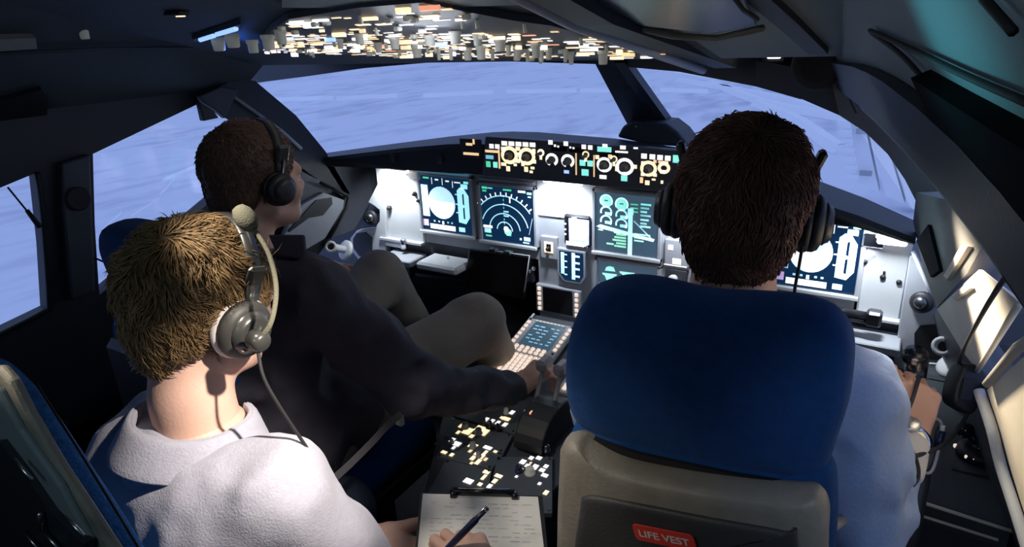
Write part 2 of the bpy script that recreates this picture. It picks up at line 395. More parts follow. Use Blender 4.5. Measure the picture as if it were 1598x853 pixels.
# left wall, built as strips around the two side windows
mb = MB(); mb.use('frame_black')
L = -1.05; EX = (-.05, 0, 0)
shx(mb, [(-260, 60), (60, 150), (330, 108), (400, 128), (318, 158), (145, 240), (60, 268), (0, 293), (-260, 400)], L, EX)
shx(mb, [(60, 268), (145, 240), (148, 350), (155, 460), (78, 482), (72, 380)], L, EX)
shx(mb, [(0, 520), (78, 482), (155, 460), (335, 309), (500, 242), (548, 304), (516, 372), (480, 420), (470, 600), (200, 1000), (-260, 1400), (-260, 640)], L, EX)
o = struct(mb, 'wall_left')
mb = MB(); mb.use('frame_black'); mb.box((L-.03, -2.1, .75), (.06, 1.0, 1.5)); mb.box((L-.03, -.9, .25), (.06, 2.6, .55)); struct(mb, 'wall_left_rear')
# left window pillar casing with bright edge, gap trims
mb = MB(); mb.use('frame_blue'); shx(mb, [(96, 255), (142, 240), (150, 455), (112, 470), (98, 330)], L+.025, (-.03, 0, 0)); o = struct(mb, 'trim_1'); mod_bevel(o, .006)
mb = MB(); mb.use('black')
mb.tube(spline([atx(u, v, L+.004) for u, v in ((58, 268), (66, 330), (76, 470), (68, 486), (0, 521), (-60, 550))], 5), .006, 8); struct(mb, 'trim_2', True)
mb = MB(); mb.use('rubber'); c = atx(123, 310, L+.03); mb.lathe(c, (1, 0, 0), [(-.03, .03), (0, .03), (.003, .026)], 24)
o = struct(mb, 'trim_3'); 
def glasspane(name, pts):
    mb = MB(); mb.use('glass'); mb.prism(pts, (0, .006, 0) if name in ('window_3', 'window_4') else (-.006, 0, 0)); return struct(mb, name)
glasspane('window_1', [atx(u, v, L-.02) for u, v in ((-260, 380), (64, 262), (80, 485), (-260, 660))])
glasspane('window_2', [atx(u, v, L-.02) for u, v in ((140, 236), (318, 155), (400, 124), (510, 240), (335, 315), (150, 465))])
# left windscreen pillar
mb = MB(); mb.use('frame_black'); shx(mb, [(372, 122), (398, 126), (462, 180), (508, 236), (546, 302), (534, 306), (470, 262), (318, 162), (330, 140)], -1.02, (-.05, .03, 0)); struct(mb, 'trim_4')
mb = MB(); mb.use('panel_grey'); mb.tube([atx(u, v, -1.012) for u, v in ((350, 140), (440, 205), (470, 232))], .006, 6); struct(mb, 'trim_5', True)
# header above the windscreens
mb = MB(); mb.use('frame_blue')
hb = [(385, 131), (470, 120), (560, 107), (700, 95), (800, 96), (930, 100), (1060, 112), (1180, 135), (1250, 155)]
lo = [aty(u, v, -.12) for u, v in hb]
for i in range(len(lo)-1):
    a, c = lo[i], lo[i+1]; a2 = a+np.array((0, -.02, .03)); c2 = c+np.array((0, -.02, .03)); a3 = np.array((a[0], -.12, zc(-.12)+.04)); c3 = np.array((c[0], -.12, zc(-.12)+.04))
    mb.prism([a, c, c3, a3], (0, .05, 0))
struct(mb, 'trim_6')
# centre post
mb = MB(); mb.use('frame_black'); P3 = [aty(928, 98, -.12), aty(968, 98, -.12), aty(1040, 205, .22), aty(985, 205, .22)]
mb.prism(P3, (0, .04, .02)); struct(mb, 'trim_7')
mb = MB(); mb.use('frame_blue'); mb.prism([aty(958, 98, -.14), aty(975, 98, -.14), aty(1046, 195, .2), aty(1026, 195, .2)], (0, .03, .01)); struct(mb, 'trim_8')
# post foot cowl
mb = MB(); mb.use('frame_black'); mb.prism([aty(u, v, .1) for u, v in ((962, 214), (972, 196), (990, 188), (1040, 192), (1058, 206), (1076, 230), (1010, 226))], (0, .12, 0)); o = struct(mb, 'trim_9'); mod_bevel(o, .008)
mb = MB(); mb.use('steel'); mb.lathe(aty(993, 197, .095), (0, -1, 0), [(0, .004), (.004, .004)], 10); struct(mb, 'trim_10')
# windscreens
glasspane('window_3', [aty(u, v, -.08 if v < 180 else .13) for u, v in ((380, 125), (700, 90), (945, 94), (1010, 210), (800, 208), (500, 242))])
glasspane('window_4', [aty(u, v, yy) for u, v, yy in ((945, 94, -.08), (1250, 148, -.08), (1320, 175, -.1), (1440, 350, -.03), (1080, 236, .13), (1010, 210, .13))])
# right arch and pillar (lit), dark door frame band
mb = MB(); mb.use('frame_blue')
arch_in = [(1180, 134), (1250, 154), (1310, 180), (1350, 206), (1385, 240), (1412, 280), (1430, 315), (1440, 350)]
arch_out = [(1180, 95), (1240, 105), (1275, 118), (1300, 140), (1335, 168), (1380, 215), (1410, 262), (1436, 300)]
def arc_strip(mb, A, B, yA, ext):
    a = [aty(u, v, yA) for u, v in A]; c = [aty(u, v, yA-.01) for u, v in B]
    for i in range(len(a)-1): mb.prism([a[i], a[i+1], c[i+1], c[i]], ext)
arc_strip(mb, arch_in[:4], arch_out[:4], -.15, (0, .05, 0)); struct(mb, 'trim_11')
mb = MB(); mb.use('lining_grey')
arc_strip(mb, [(1310, 180), (1350, 206), (1385, 240), (1412, 280), (1430, 315), (1440, 350)], [(1293, 110), (1345, 152), (1390, 195), (1440, 250), (1490, 320), (1530, 372)], -.17, (0, .04, 0)); struct(mb, 'trim_12')
mb = MB(); mb.use('frame_black')
mb.tube(spline([aty(u, v, -.21) for u, v in ((1310, 124), (1325, 145), (1326, 152), (1337, 176))], 4), .003, 6); struct(mb, 'trim_13', True)
mb = MB(); mb.use('frame_black')
PRi = (PR[0]+V_(-.014, 0, -.004), PR[1])
bi = [(1272, 110), (1318, 148), (1345, 168), (1365, 187), (1410, 233), (1470, 302), (1530, 378), (1610, 495), (1700, 630)]; bo = [(1296, 98), (1330, 104), (1352, 113), (1378, 128), (1430, 168), (1495, 228), (1560, 300), (1640, 400), (1750, 540)]
for i in range(len(bi)-1): mb.prism([atp(*bi[i], PRi), atp(*bi[i+1], PRi), atp(*bo[i+1], PRi), atp(*bo[i], PRi)], (.012, .002, .003))
struct(mb, 'trim_14')
mb = MB(); mb.use('matt_black')
mb.prism([atp(u, v, PR)+np.array((-.012, -.003, -.006)) for u, v in ((1452, 108), (1520, 145), (1610, 192), (1700, 240), (1700, 560), (1598, 425), (1560, 350), (1490, 190))], (.012, .003, .006)); struct(mb, 'trim_15')
mb = MB(); mb.use('rubber')
for line in ([(1262, 0), (1310, 22), (1370, 50), (1420, 86), (1470, 140)], [(1368, 47), (1440, 78), (1520, 115), (1640, 165)], [(1560, -5), (1610, 50)]):
    pts = [atp(u, v, PR)+np.array((-.006, 0, 0)) for u, v in line if u > 1340]
    if len(pts) > 1: mb.tube(spline(pts, 5), .0022, 6)
struct(mb, 'trim_16', True)
# right wall: lower wall, pillar panel, window blind, sill
mb = MB(); mb.use('lining_grey')
sheet(mb, [(1430, 300), (1492, 315), (1536, 378), (1510, 425), (1462, 480), (1440, 420), (1425, 345)], PW, (.05, .03, 0)); struct(mb, 'wall_right_pillar')
mb = MB(); mb.use('cream'); sheet(mb, [(1500, 382), (1510, 384), (1478, 436), (1472, 430)], (PW[0]+np.array((-.006, 0, 0)), PW[1]), (.01, 0, 0)); struct(mb, 'trim_17')
mb = MB(); mb.use('matt_black'); sheet(mb, [(1430, 375), (1448, 350), (1466, 422), (1452, 432)], (PW[0]+np.array((-.006, 0, 0)), PW[1]), (.006, 0, 0)); struct(mb, 'trim_18')
mb = MB(); mb.use('cream')
sheet(mb, [(1540, 608), (1610, 545), (1720, 500), (1720, 1150), (1640, 960), (1598, 800), (1575, 725)], PW, (.05, .02, 0)); struct(mb, 'wall_right')
mb = MB(); mb.use('panel_dark'); sheet(mb, [(1470, 470), (1545, 605), (1580, 725), (1600, 810), (1640, 970), (1560, 970), (1500, 700), (1440, 520)], (PW[0]+np.array((.01, 0, 0)), PW[1]), (.05, .02, 0))
mb.box((1.03, -.6, .3), (.04, 1.6, .66)); mb.box((1.07, -1.9, .62), (.04, 1.5, 1.25)); struct(mb, 'wall_right_lower')
glasspane('window_5', [atp(u, v, PW)+np.array((.03, .01, 0)) for u, v in ((1500, 415), (1590, 430), (1720, 520), (1680, 560), (1545, 612), (1462, 482))])
# roller blind drawn over the side window
t = empty('window_blind', atp(1520, 480, PW), 'cream roller blind half drawn over the right side window, glowing in warm light', 'blind')
mb = MB(); mb.use('shade_cloth'); sheet(mb, [(1462, 482), (1528, 420), (1590, 470), (1525, 578), (1500, 545)], (PW[0]+np.array((.0, 0, 0)), PW[1]), (.004, 0, 0)); o = sub(mb, 'blind_cloth', t)
mb = MB(); mb.use('shade_cloth'); sheet(mb, [(1482, 462), (1490, 468), (1514, 449), (1509, 440)], (PW[0]+np.array((-.006, 0, 0)), PW[1]), (.006, 0, 0)); o = sub(mb, 'pull_tab', t); mod_bevel(o, .002)
mb = MB(); mb.use('cream'); mb.tube([atp(1523, 582, PW), atp(1590, 475, PW)], .004, 8); sub(mb, 'bottom_rail', t, True)
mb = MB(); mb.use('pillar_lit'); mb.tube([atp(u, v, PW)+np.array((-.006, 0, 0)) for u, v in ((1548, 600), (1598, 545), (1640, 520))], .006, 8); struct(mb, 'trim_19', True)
mb = MB(); mb.use('panel_grey'); mb.tube(spline([atp(u, v, PW)+np.array((-.01, 0, 0)) for u, v in ((1540, 612), (1560, 670), (1575, 730), (1600, 805), (1640, 930))], 4), .008, 8); struct(mb, 'trim_20', True)
# ================================================================ INSTRUMENTS
def V(*a): return np.array(a, float)
# --- glareshield
fe = [(460, 250, .03), (505, 239, .05), (600, 226, .08), (700, 213, .09), (770, 206, .10), (800, 205, .10), (840, 206, .10), (960, 216, .10), (1080, 233, .09), (1180, 254, .07), (1275, 281, .05), (1350, 309, .02), (1432, 346, -.01)]
be = [(455, 268), (500, 264), (600, 266), (700, 271), (760, 275), (800, 277), (840, 280), (960, 292), (1080, 306), (1180, 323), (1275, 343), (1350, 356), (1425, 382)]
sec = []
for (u, v, y), (ub, vb) in zip(fe, be):
    f = aty(u, v, y); ya = -.155
    a = V(f[0], ya, f[2]+.002); 
    bb = aty(ub, vb, ya+.012); bb[0] = f[0]
    zb = np.interp(f[0], [-1.1, .8], [1.022, 1.0])
    sec.append([f, a, a+V(0, -.006, -.012), bb, V(f[0], .01, bb[2]+.012), V(f[0], f[1], f[2]-.02)])
t = empty('glareshield', (-.1, 0, 1.05), 'long dark curved anti-glare shelf below the windscreens carrying the lit control strip', 'glareshield')
mb = MB(); mb.use('frame_black'); n = len(sec[0])
vs = [p for s_ in sec for p in s_]
fs = [(i*n+j, i*n+(j+1) % n, (i+1)*n+(j+1) % n, (i+1)*n+j) for i in range(len(sec)-1) for j in range(n)]+[list(range(n)), [(len(sec)-1)*n+j for j in range(n)][::-1]]
mb.add(vs, fs); sub(mb, 'shelf_body', t)
mb = MB(); mb.use('panel_grey'); mb.tube([aty(u, v+3, -.16) for u, v in ((1010, 227), (1090, 238))], .003, 6); sub(mb, 'edge_strip', t, True)
for u, v in ((686, 247), (613, 246)):
    mb = MB(); mb.use('black'); mb.box(aty(u, v, -.158), (.022, .008, .03), bev=.003); sub(mb, 'button', t)
YF = -.170
def pq(mb, u, v, w, h, y, m=None, s=.10):
    """flat rectangle on the plane y = const, centred on the ray through (u, v)"""
    if m: mb.use(m)
    sc = (aty(u+.5, v, y)[0]-aty(u-.5, v, y)[0]); sz = (aty(u, v-.5, y)[2]-aty(u, v+.5, y)[2])
    c = aty(u, v, y); hw, hh = w*sc/2, h*sz/2
    return mb.add([c+V(-hw, 0, -hh), c+V(hw, 0, -hh), c+V(hw, 0, hh), c+V(-hw, 0, hh)], [(0, 1, 2, 3)])
def ring(mb, u, v, r, w, y, m, t0=0, t1=360):
    mb.use(m); sc = (aty(u+.5, v, y)[0]-aty(u-.5, v, y)[0]); c = aty(u, v, y); F = Frame(c, (1, 0, 0), (0, 0, 1), (0, -1, 0)); F.arc(mb, 0, 0, r*sc*1.1, r*sc, w*sc, t0, t1, 0, 22)
def blob(mb, u, v, r, y, m):
    mb.use(m); sc = (aty(u+.5, v, y)[0]-aty(u-.5, v, y)[0]); c = aty(u, v, y); F = Frame(c, (1, 0, 0), (0, 0, 1), (0, -1, 0)); F.disc(mb, 0, 0, r*sc, r*sc, 0, 12)
def knob(parent, c, ax, r, h, m='knob_grey', name='knob', flut=False):
    mb = MB(); mb.use(m); mb.lathe(c, ax, [(0, r), (h*.25, r), (h*.3, r*.82), (h*.92, r*.76), (h, r*.66)], 14); return sub(mb, name, parent, True)
# --- flight control strip in the glareshield
t = empty('flight_control_panel', (-.02, -.18, 1.05), 'dark control strip with white, amber and green lights in mid glareshield', 'control panel')
tl, tr_, br, bl = aty(757, 213, YF), aty(1072, 236, YF), aty(1068, 302, YF), aty(752, 274, YF)
mb = MB(); mb.use('panel_dark'); mb.prism([tl, tr_, br, bl], (0, .03, 0)); mod_bevel(sub(mb, 'faceplate', t), .003)
Y = YF-.0008
g = MB()
for i in range(5): pq(g, 787+i*11, 223.5+i*.6, 9, 7, Y, 'e_white')
for i, u in enumerate((1005, 1018, 1030, 1042)): pq(g, u, 243.5+i*1.1, 9, 8, Y, 'e_white')
pq(g, 1056, 248, 12, 12, Y, 'e_mint')
for u, v in ((767, 228), (776, 228.5), (859, 222), (883, 224), (911, 229), (921, 230), (992, 231), (844, 238)): pq(g, u, v, 7, 7 if u != 992 else 3, Y, 'e_white')
for u, v in ((866, 227.5), (871, 228.5), (890, 230), (895, 231), (866, 227)): pq(g, u, v, 3, 3, Y, 'e_white')
pq(g, 943, 233, 22, 8, Y, 'e_mint'); pq(g, 944, 227, 8, 5, Y, 'e_white'); pq(g, 972, 230, 9, 6, Y, 'e_white'); pq(g, 970, 237, 20, 3, Y, 'e_white')
pq(g, 767, 236, 20, 4, Y, 'e_amber'); pq(g, 762, 256, 7, 9, Y, 'e_green'); pq(g, 773, 257, 7, 9, Y, 'e_mint'); pq(g, 764, 245, 12, 6, Y, 'e_cyan_dim')
pq(g, 779, 248, 2.5, 30, Y, 'e_amber')
for u, v in ((899, 256), (927, 259)): pq(g, u, v, 2, 34, Y, 'e_amber')
for u, v in ((909, 254), (921, 255)): pq(g, u, v, 9, 9, Y, 'e_mint')
pq(g, 913, 269, 11, 10, Y, 'e_mint'); pq(g, 941, 276, 11, 6, Y, 'e_white'); pq(g, 974, 278, 10, 9, Y, 'e_mint'); pq(g, 884, 268, 8, 5, Y, 'e_bluew')
for u, v, r, w in ((795, 242, 12, 5), (822, 244, 12, 5), (861, 249, 9, 4), (886, 251, 9.5, 4), (943, 257, 11, 4), (975, 260, 13, 5), (1012, 263, 12, 5), (1036, 262, 9, 5)):
    ring(g, u, v, r, w, Y, 'e_white' if u < 990 and u > 840 else 'e_warm', 0 if u not in (861, 886) else -60, 360 if u not in (861, 886) else 250)
for u, v in ((844, 240), (958, 250), (914, 243)): ring(g, u, v-2, 5, 2, Y, 'e_warm'); pq(g, u, v+6, 4, 6, Y, 'e_warm')
for u, v, w, h in ((785, 232, 6, 6), (808, 232, 7, 6), (833, 236, 5, 8), (786, 256, 8, 5), (808, 251, 7, 6), (834, 252, 5, 6), (793, 263, 6, 8), (804, 257, 5, 4), (816, 256, 5, 6), (821, 264, 6, 8), (831, 262, 6, 4), (810, 240, 5, 4),
                   (932, 245, 6, 6), (952, 244, 6, 6), (990, 260, 8, 6), (962, 262, 4, 10), (1003, 254, 5, 5), (1022, 252, 5, 5), (1003, 272, 6, 5), (1022, 273, 6, 5), (1035, 253, 16, 4), (1034, 268, 8, 5), (1001, 281, 5, 9), (1010, 285, 7, 7), (1020, 280, 6, 3), (1033, 284, 4, 5), (829, 268, 5, 4)):
    pq(g, u, v, w, h, Y, 'e_warm' if rnd.random() < .7 else 'e_amber')
sub(g, 'backlit_legends', t)
for u, v, r in ((795, 243, 5.5), (822, 245, 5.5), (861, 250, 5), (886, 252, 5), (943, 258, 5.5), (975, 261, 6), (1012, 264, 5.5), (914, 243, 3), (958, 249, 3), (844, 239, 3)):
    knob(t, aty(u, v, YF-.001), (0, -1, 0), r*.0019, .02, 'knob_grey')
for nm, u, v, w in (('speed_window', 872, 231, 24), ('heading_window', 900, 233, 24), ('altitude_window', 950, 240, 30)):
    mb = MB(); mb.use('screen_off'); pq(mb, u, v+1, w, 8, YF-.0004); sub(mb, nm, t)
# warning lights on the left of the glareshield
t = empty('warning_light', aty(735, 235, YF), 'pair of amber lit bars on the dark glareshield left of the control strip', 'warning light')
mb = MB(); mb.use('black'); pq(mb, 735, 232, 34, 30, -.163); c = aty(735, 232, -.16); mb.box(c, (.07, .008, .055), bev=.003); sub(mb, 'housing', t)
g = MB(); pq(g, 735, 240, 24, 4, -.1655, 'e_amber'); pq(g, 732, 225, 10, 4, -.1655, 'e_amber'); pq(g, 739, 221, 3, 8, -.1655, 'e_amber'); sub(g, 'lit_bar', t)

# --- main panel
t = empty('instrument_panel', (-.08, 0, .8), 'wide grey instrument panel carrying the glowing displays below the glareshield', 'instrument panel')
PNL = t
mb = MB(); mb.use('panel_grey')
mb.box((-.495, .03, .89), (.47, .05, .29)); mb.box((-.046, .03, .775), (.43, .05, .50)); mb.box((.42, .03, .875), (.50, .05, .285))
sub(mb, 'panel_plate', t)
mb = MB(); mb.use('panel_light'); mb.box((-.83, .02, .885), (.20, .05, .30), bev=.004); sub(mb, 'left_plate', t)
mb = MB(); mb.use('panel_light'); mb.box((.726, .02, .858), (.098, .05, .245), bev=.004); sub(mb, 'right_plate', t)
mb = MB(); mb.use('panel_light'); mb.prism([aty(u, v, -.001) for u, v in ((838, 278), (930, 288), (926, 345), (838, 335))], (0, .01, 0)); sub(mb, 'centre_plate', t)
g = MB()
for u, v in ((609, 324), (648, 302), (655, 312)): mb = MB(); mb.use('black'); mb.lathe(aty(u, v, -.005), (0, -1, 0), [(0, .009), (.006, .009), (.016, .004)], 12); sub(mb, 'toggle', t, True)
for u, v in ((1403, 440), (1350, 408), (1378, 432), (1380, 424)): mb = MB(); mb.use('black'); mb.lathe(aty(u, v, -.004), (0, -1, 0), [(0, .007 if u != 1380 else .003), (.006, .006 if u != 1380 else .003)], 12); sub(mb, 'screw', t, True)
mb = MB(); mb.use('panel_grey'); mb.box(aty(1352, 405, -.004), (.045, .006, .006), Frame((0, 0, 0), (.8, 0, .6), (-.6, 0, .8)).ax); sub(mb, 'map_light_switch', t)
mb = MB(); mb.use('white'); mb.box(aty(647, 273, -.01), (.045, .02, .03), bev=.003); sub(mb, 'label_plate', t)
mb = MB(); mb.use('steel'); mb.box(aty(1364, 375, -.01), (.05, .02, .035), bev=.004); sub(mb, 'label_plate', t)
# lower rims
mb = MB(); mb.use('panel_light'); mb.box((-.83, -.012, .742), (.20, .03, .008)); sub(mb, 'lip', t); mb = MB(); mb.use('panel_light'); mb.box((.725, -.012, .738), (.10, .03, .006)); sub(mb, 'lip', t)
# flood lamp fixtures
for (u, v, w, nm, lab) in ((622, 268, .085, 'flood_lamp', 'white glowing flood lamp at the left end of the panel'), (880, 283, .15, 'flood_lamp', 'white glowing flood lamp under the middle of the glareshield'), (1392, 378, .07, 'flood_lamp', 'glowing strip lamp at the right end of the panel')):
    tt = empty(nm, aty(u, v, -.05), lab, 'lamp'); c = aty(u, v, -.05)
    mb = MB(); mb.use('grey_plastic'); mb.box(c+V(0, .01, .014), (w, .05, .012), bev=.003); sub(mb, 'lamp_body', tt)
    mb = MB(); mb.use('e_white_hot'); mb.box(c+V(0, 0, .002), (w*.9, .03, .012), bev=.004); sub(mb, 'lens', tt)

def display(name, label, x0, z0, x1, z1, kind, y=-.014, scr='screen_blue', group=None):
    t = empty(name, ((x0+x1)/2, 0, (z0+z1)/2), label, 'display', group)
    w, h = x1-x0, z1-z0; bz = .011
    mb = MB(); mb.use('panel_grey'); d = .03; yc = y+d/2
    mb.box((x0+bz/2, yc, (z0+z1)/2), (bz, d, h), bev=.002); mb.box((x1-bz/2, yc, (z0+z1)/2), (bz, d, h), bev=.002)
    mb.box(((x0+x1)/2, yc, z1-bz/2), (w, d, bz), bev=.002); mb.use('panel_light'); mb.box(((x0+x1)/2, yc-.003, z0+bz/2), (w, d+.006, bz), bev=.002); sub(mb, 'bezel', t)
    F = Frame((x0+bz, y+.006, z0+bz), (w-2*bz, 0, 0), (0, 0, h-2*bz), (0, -1, 0))
    mb = MB(); mb.use(scr); F.rect(mb, 0, 0, 1, 1, 0); mb.box(((x0+x1)/2, y+.010, (z0+z1)/2), (w-.01, .006, h-.01)); sub(mb, 'screen', t)
    g = MB()
    R = lambda m, a0, b0, a1, b1, c=.0006: F.rect(g.use(m), a0, 1-b1, a1, 1-b0, c)
    if kind == 'pfd':
        R('e_sky', .02, .17, .16, .74); R('e_cyan', .03, .2, .07, .72, .0009)
        F.disc(g.use('e_sky'), .42, .53, .27, .29, n=28)
        F.poly(g.use('e_white'), [(.42+.24*math.cos(a), .49+.235*math.sin(a)) for a in np.radians(np.linspace(165, 375, 26))], .001)
        
        F.poly(g.use('e_cyan'), [(.74, .22), (.74, .78), (.80, .84), (.88, .82), (.96, .70), (.96, .32), (.88, .2)])
        F.poly(g.use('screen_blue'), [(.84, .30), (.84, .48), (.87, .5), (.87, .28)], .001); F.poly(g.use('screen_blue'), [(.84, .55), (.84, .72), (.87, .74), (.87, .53)], .001)
        R('e_white', .15, .87, .66, .96); R('e_cyan', .73, .87, .85, .95); R('e_purple', .0, .8, .12, .92)
        for a in (.23, .32, .5, .58): R('e_cyan_dim', a, .80, a+.035, .83)
        R('e_white', .4, .8, .44, .86)
        R('e_green', .08, .03, .2, .06); R('e_white', .25, .03, .262, .15); R('e_white', .46, .03, .472, .15); R('e_white', .66, .06, .672, .18)
        R('e_white', .32, .05, .39, .075); R('e_white', .53, .06, .60, .085); R('e_white', .70, .07, .82, .09); R('e_cyan', .82, .1, .95, .18); R('e_mint', .88, .05, .97, .09)
        for q in (.28, .45, .6): R('e_cyan', .70, q, .74, q+.02)
    elif kind == 'nd':
        cx_, cy_ = .44, .22; ar = w/h
        for rr, a0, a1 in ((.62, 35, 145), (.47, 12, 160), (.31, 5, 170), (.16, 0, 175)): F.arc(g.use('e_cyan'), cx_, cy_, rr*.98, rr*1.02, .018, a0, a1, n=30)
        for a in range(40, 146, 9):
            c_, s_ = math.cos(math.radians(a)), math.sin(math.radians(a)); F.line(g.use('e_white'), cx_+.62*c_, cy_+.63*s_, cx_+.68*c_, cy_+.69*s_, .022)
        for b_ in np.arange(.30, .92, .07): R('e_cyan_dim', cx_-.008, 1-b_, cx_+.008, 1-b_+.035)
        R('e_white', .55, .16, .575, .27)
        for q in (.42, .5): R('e_cyan', .45, q, .53, q+.025)
        F.disc(g.use('e_mint'), .5, .20, .07, .06); F.disc(g.use('e_white'), .47, .25, .05, .05, c=.0009); R('e_green', .47, .84, .56, .87)
        R('e_white', .02, .72, .2, .77); R('e_cyan', .04, .78, .17, .86); R('e_green', .06, .90, .18, .93)
        R('e_sky', .80, .85, .92, .92); R('e_cyan', .72, .88, .76, .92); R('e_cyan_dim', .78, .94, .9, .97)
        R('e_green', .03, .02, .14, .06); R('e_mint', .15, .03, .24, .05); R('e_green', .04, .08, .12, .11); R('e_green', .44, .03, .60, .06); R('e_white', .72, .03, .86, .07); R('e_green', .88, .05, .97, .09); R('e_cyan', .9, .12, .96, .14)
        F.line(g.use('e_cyan_dim'), .97, .5, .9, .2, .008)
    elif kind == 'ewd':
        for (a, b_, rr) in ((.17, .86, .10), (.42, .83, .10)): F.disc(g.use('e_mint'), a, b_, rr, rr*1.05, n=20); F.arc(g.use('e_cyan'), a, b_, rr*1.1, rr*1.15, .02, -30, 210); R('screen_grey', a-.03, 1-b_-.02, a+.03, 1-b_+.0, .001)
        for (a, b_) in ((.17, .68), (.42, .65), (.17, .53), (.42, .50)): F.arc(g.use('e_cyan'), a, b_, .10, .10, .028, -40, 200); R('e_mint', a-.02, 1-b_, a+.09, 1-b_+.05)
        R('e_mint', .04, .62, .12, .645); R('e_mint', .3, .63, .4, .66)
        F.poly(g.use('e_cyan'), [(.0, .42), (.08, .46), (.95, .32), (.93, .27), (.08, .39)]); R('e_cyan', .53, .30, .60, 1.0, .001); F.poly(g.use('e_cyan'), [(.52, .78), (.61, .78), (.61, .68), (.52, .6)], .0012)  # reflected cross on the glass, drawn as bright glowing bars
        F.line(g.use('e_cyan_dim'), .62, .58, .9, .32, .02)
        for i, q in enumerate((.12, .18, .24, .30, .37, .43, .48)): R('e_cyan_dim' if i % 2 else 'e_mint', .72, q, .88-.03*(i % 3), q+.03)
        for q in (.14, .2, .26): R('e_green', .56, q, .68, q+.02)
        for i, q in enumerate((.66, .71, .76, .81, .86)): R('e_green', .34-.03*(i % 3), q, .50, q+.032)
        for i, q in enumerate((.62, .68, .73)): R('e_mint', .63, q, .88-.05*i, q+.025)
        R('e_green', .18, .84, .3, .87)
    elif kind == 'sd':
        F.poly(g.use('e_mint'), [(.12, .82), (.14, .89), (.2, .92), (.27, .91), (.30, .83)])
        for a, b_ in ((.20, .72), (.50, .80), (.80, .66)):
            F.poly(g.use('e_mint'), [(a-.13, b_+.05), (a+.13, b_+.06), (a+.12, b_+.03), (a+.07, b_-.0), (a+.05, b_-.09), (a-.05, b_-.09), (a-.08, b_), (a-.12, b_+.02)])
        for a, b_ in ((.07, .5), (.30, .46), (.68, .42), (.90, .38)):
            F.poly(g.use('e_cyan'), [(a-.06, b_+.06), (a+.05, b_+.06), (a+.04, b_-.03), (a+.03, b_-.14), (a-.03, b_-.14), (a-.04, b_-.02)])
        for a, b_ in ((.19, .5), (.79, .42)): F.line(g.use('e_cyan_dim'), a-.04, b_-.04, a+.04, b_+.04, .02); F.line(g.use('e_cyan_dim'), a-.04, b_+.04, a+.04, b_-.04, .02)
        R('e_mint', .05, .76, .35, .79); R('e_mint', .55, .8, .9, .83); R('e_green', .3, .88, .6, .92)
    sub(g, 'symbols', t); return t
display('display_unit', 'outer left display with a bright round horizon, beside the flood-lit plate', -.735, .787, -.497, 1.008, 'pfd')
display('display_unit', 'display with pale compass arcs, above the dark folding table', -.478, .782, -.254, .992, 'nd')
display('display_unit', 'grey-green engine display with a bright cross-shaped reflection, right of the small standby screen', -.060, .800, .158, 1.006, 'ewd', scr='screen_grey')
display('display_unit', 'lower middle display of mint symbols, half hidden by the blue seat', -.052, .600, .160, .790, 'sd', scr='screen_grey')
display('display_unit', 'display mostly hidden behind the right pilot\'s head, with compass arcs', .255, .785, .445, .995, 'nd')
display('display_unit', 'right-hand display with a bright round horizon beside the right pilot\'s headset', .462, .776, .678, .990, 'pfd')
for x0, z1, x1 in ((-.72, 1.012, -.51), (-.47, .998, -.26)):
    mb = MB(); mb.use('e_cyan_dim' if x0 < -.6 else 'panel_grey'); mb.box(((x0+x1)/2, -.01, z1+.006), (x1-x0, .012, .005)); sub(mb, 'rim_strip', PNL)
# --- standby instruments and small units on the centre panel
t = empty('standby_horizon', aty(900, 358, 0), 'small glowing square standby display with a deep blue surround in the centre panel', 'display')
def px_frame(tlp, trp, brp, blp, y):
    a, b_, c_, d_ = [aty(*q, y) for q in (tlp, trp, brp, blp)]; x0 = (a[0]+d_[0])/2; x1 = (b_[0]+c_[0])/2; z1 = (a[2]+b_[2])/2; z0 = (c_[2]+d_[2])/2
    return x0, z0, x1, z1, Frame((x0, y, z0), (x1-x0, 0, 0), (0, 0, z1-z0), (0, -1, 0))
x0, z0, x1, z1, F = px_frame((880, 335), (922, 338), (919, 387), (878, 383), -.012)
mb = MB(); mb.use('black_gloss'); mb.box(((x0+x1)/2, .0, (z0+z1)/2), (x1-x0, .022, z1-z0), bev=.006); sub(mb, 'housing', t)
g = MB(); F.rect(g.use('e_blue'), .22, .12, .97, .9, .0005); F.rect(g.use('e_sky'), .30, .22, .84, .82, .001); F.rect(g.use('e_white_hot'), .34, .26, .8, .5, .0014); F.rect(g.use('e_white'), .1, .03, .9, .16, .001); F.rect(g.use('e_white'), .33, .84, .52, .94, .001)
for q in (.35, .5, .68): F.rect(g.use('e_white'), .05, q, .12, q+.05, .001)
sub(g, 'screen', t)
mb = MB(); mb.use('steel'); mb.lathe(F.p(.9, .07, .002), (0, -1, 0), [(0, .006), (.012, .005)], 12); sub(mb, 'knob', t, True)
t = empty('radio_magnetic_indicator', aty(893, 415, 0), 'small blue display with pale vertical bars, below the standby display', 'display')
x0, z0, x1, z1, F = px_frame((871, 388), (916, 392), (912, 444), (868, 438), -.010)
mb = MB(); mb.use('panel_grey'); mb.prism([F.p(a, b_, 0) for a, b_ in ((0, 1), (1, 1), (1, .22), (.82, 0), (.22, 0), (0, .22))], (0, .02, 0)); mod_bevel(sub(mb, 'housing', t), .002)
mb = MB(); F.poly(mb.use('e_blue'), [(.08, .94), (.92, .94), (.92, .26), (.8, .07), (.26, .07), (.08, .26)], .0005); mb.mats[0] = 'screen_blue'; sub(mb, 'screen', t)
g = MB(); F.rect(g.use('e_cyan'), .14, .25, .26, .90, .001); F.rect(g.use('e_sky'), .52, .12, .64, .92, .001)
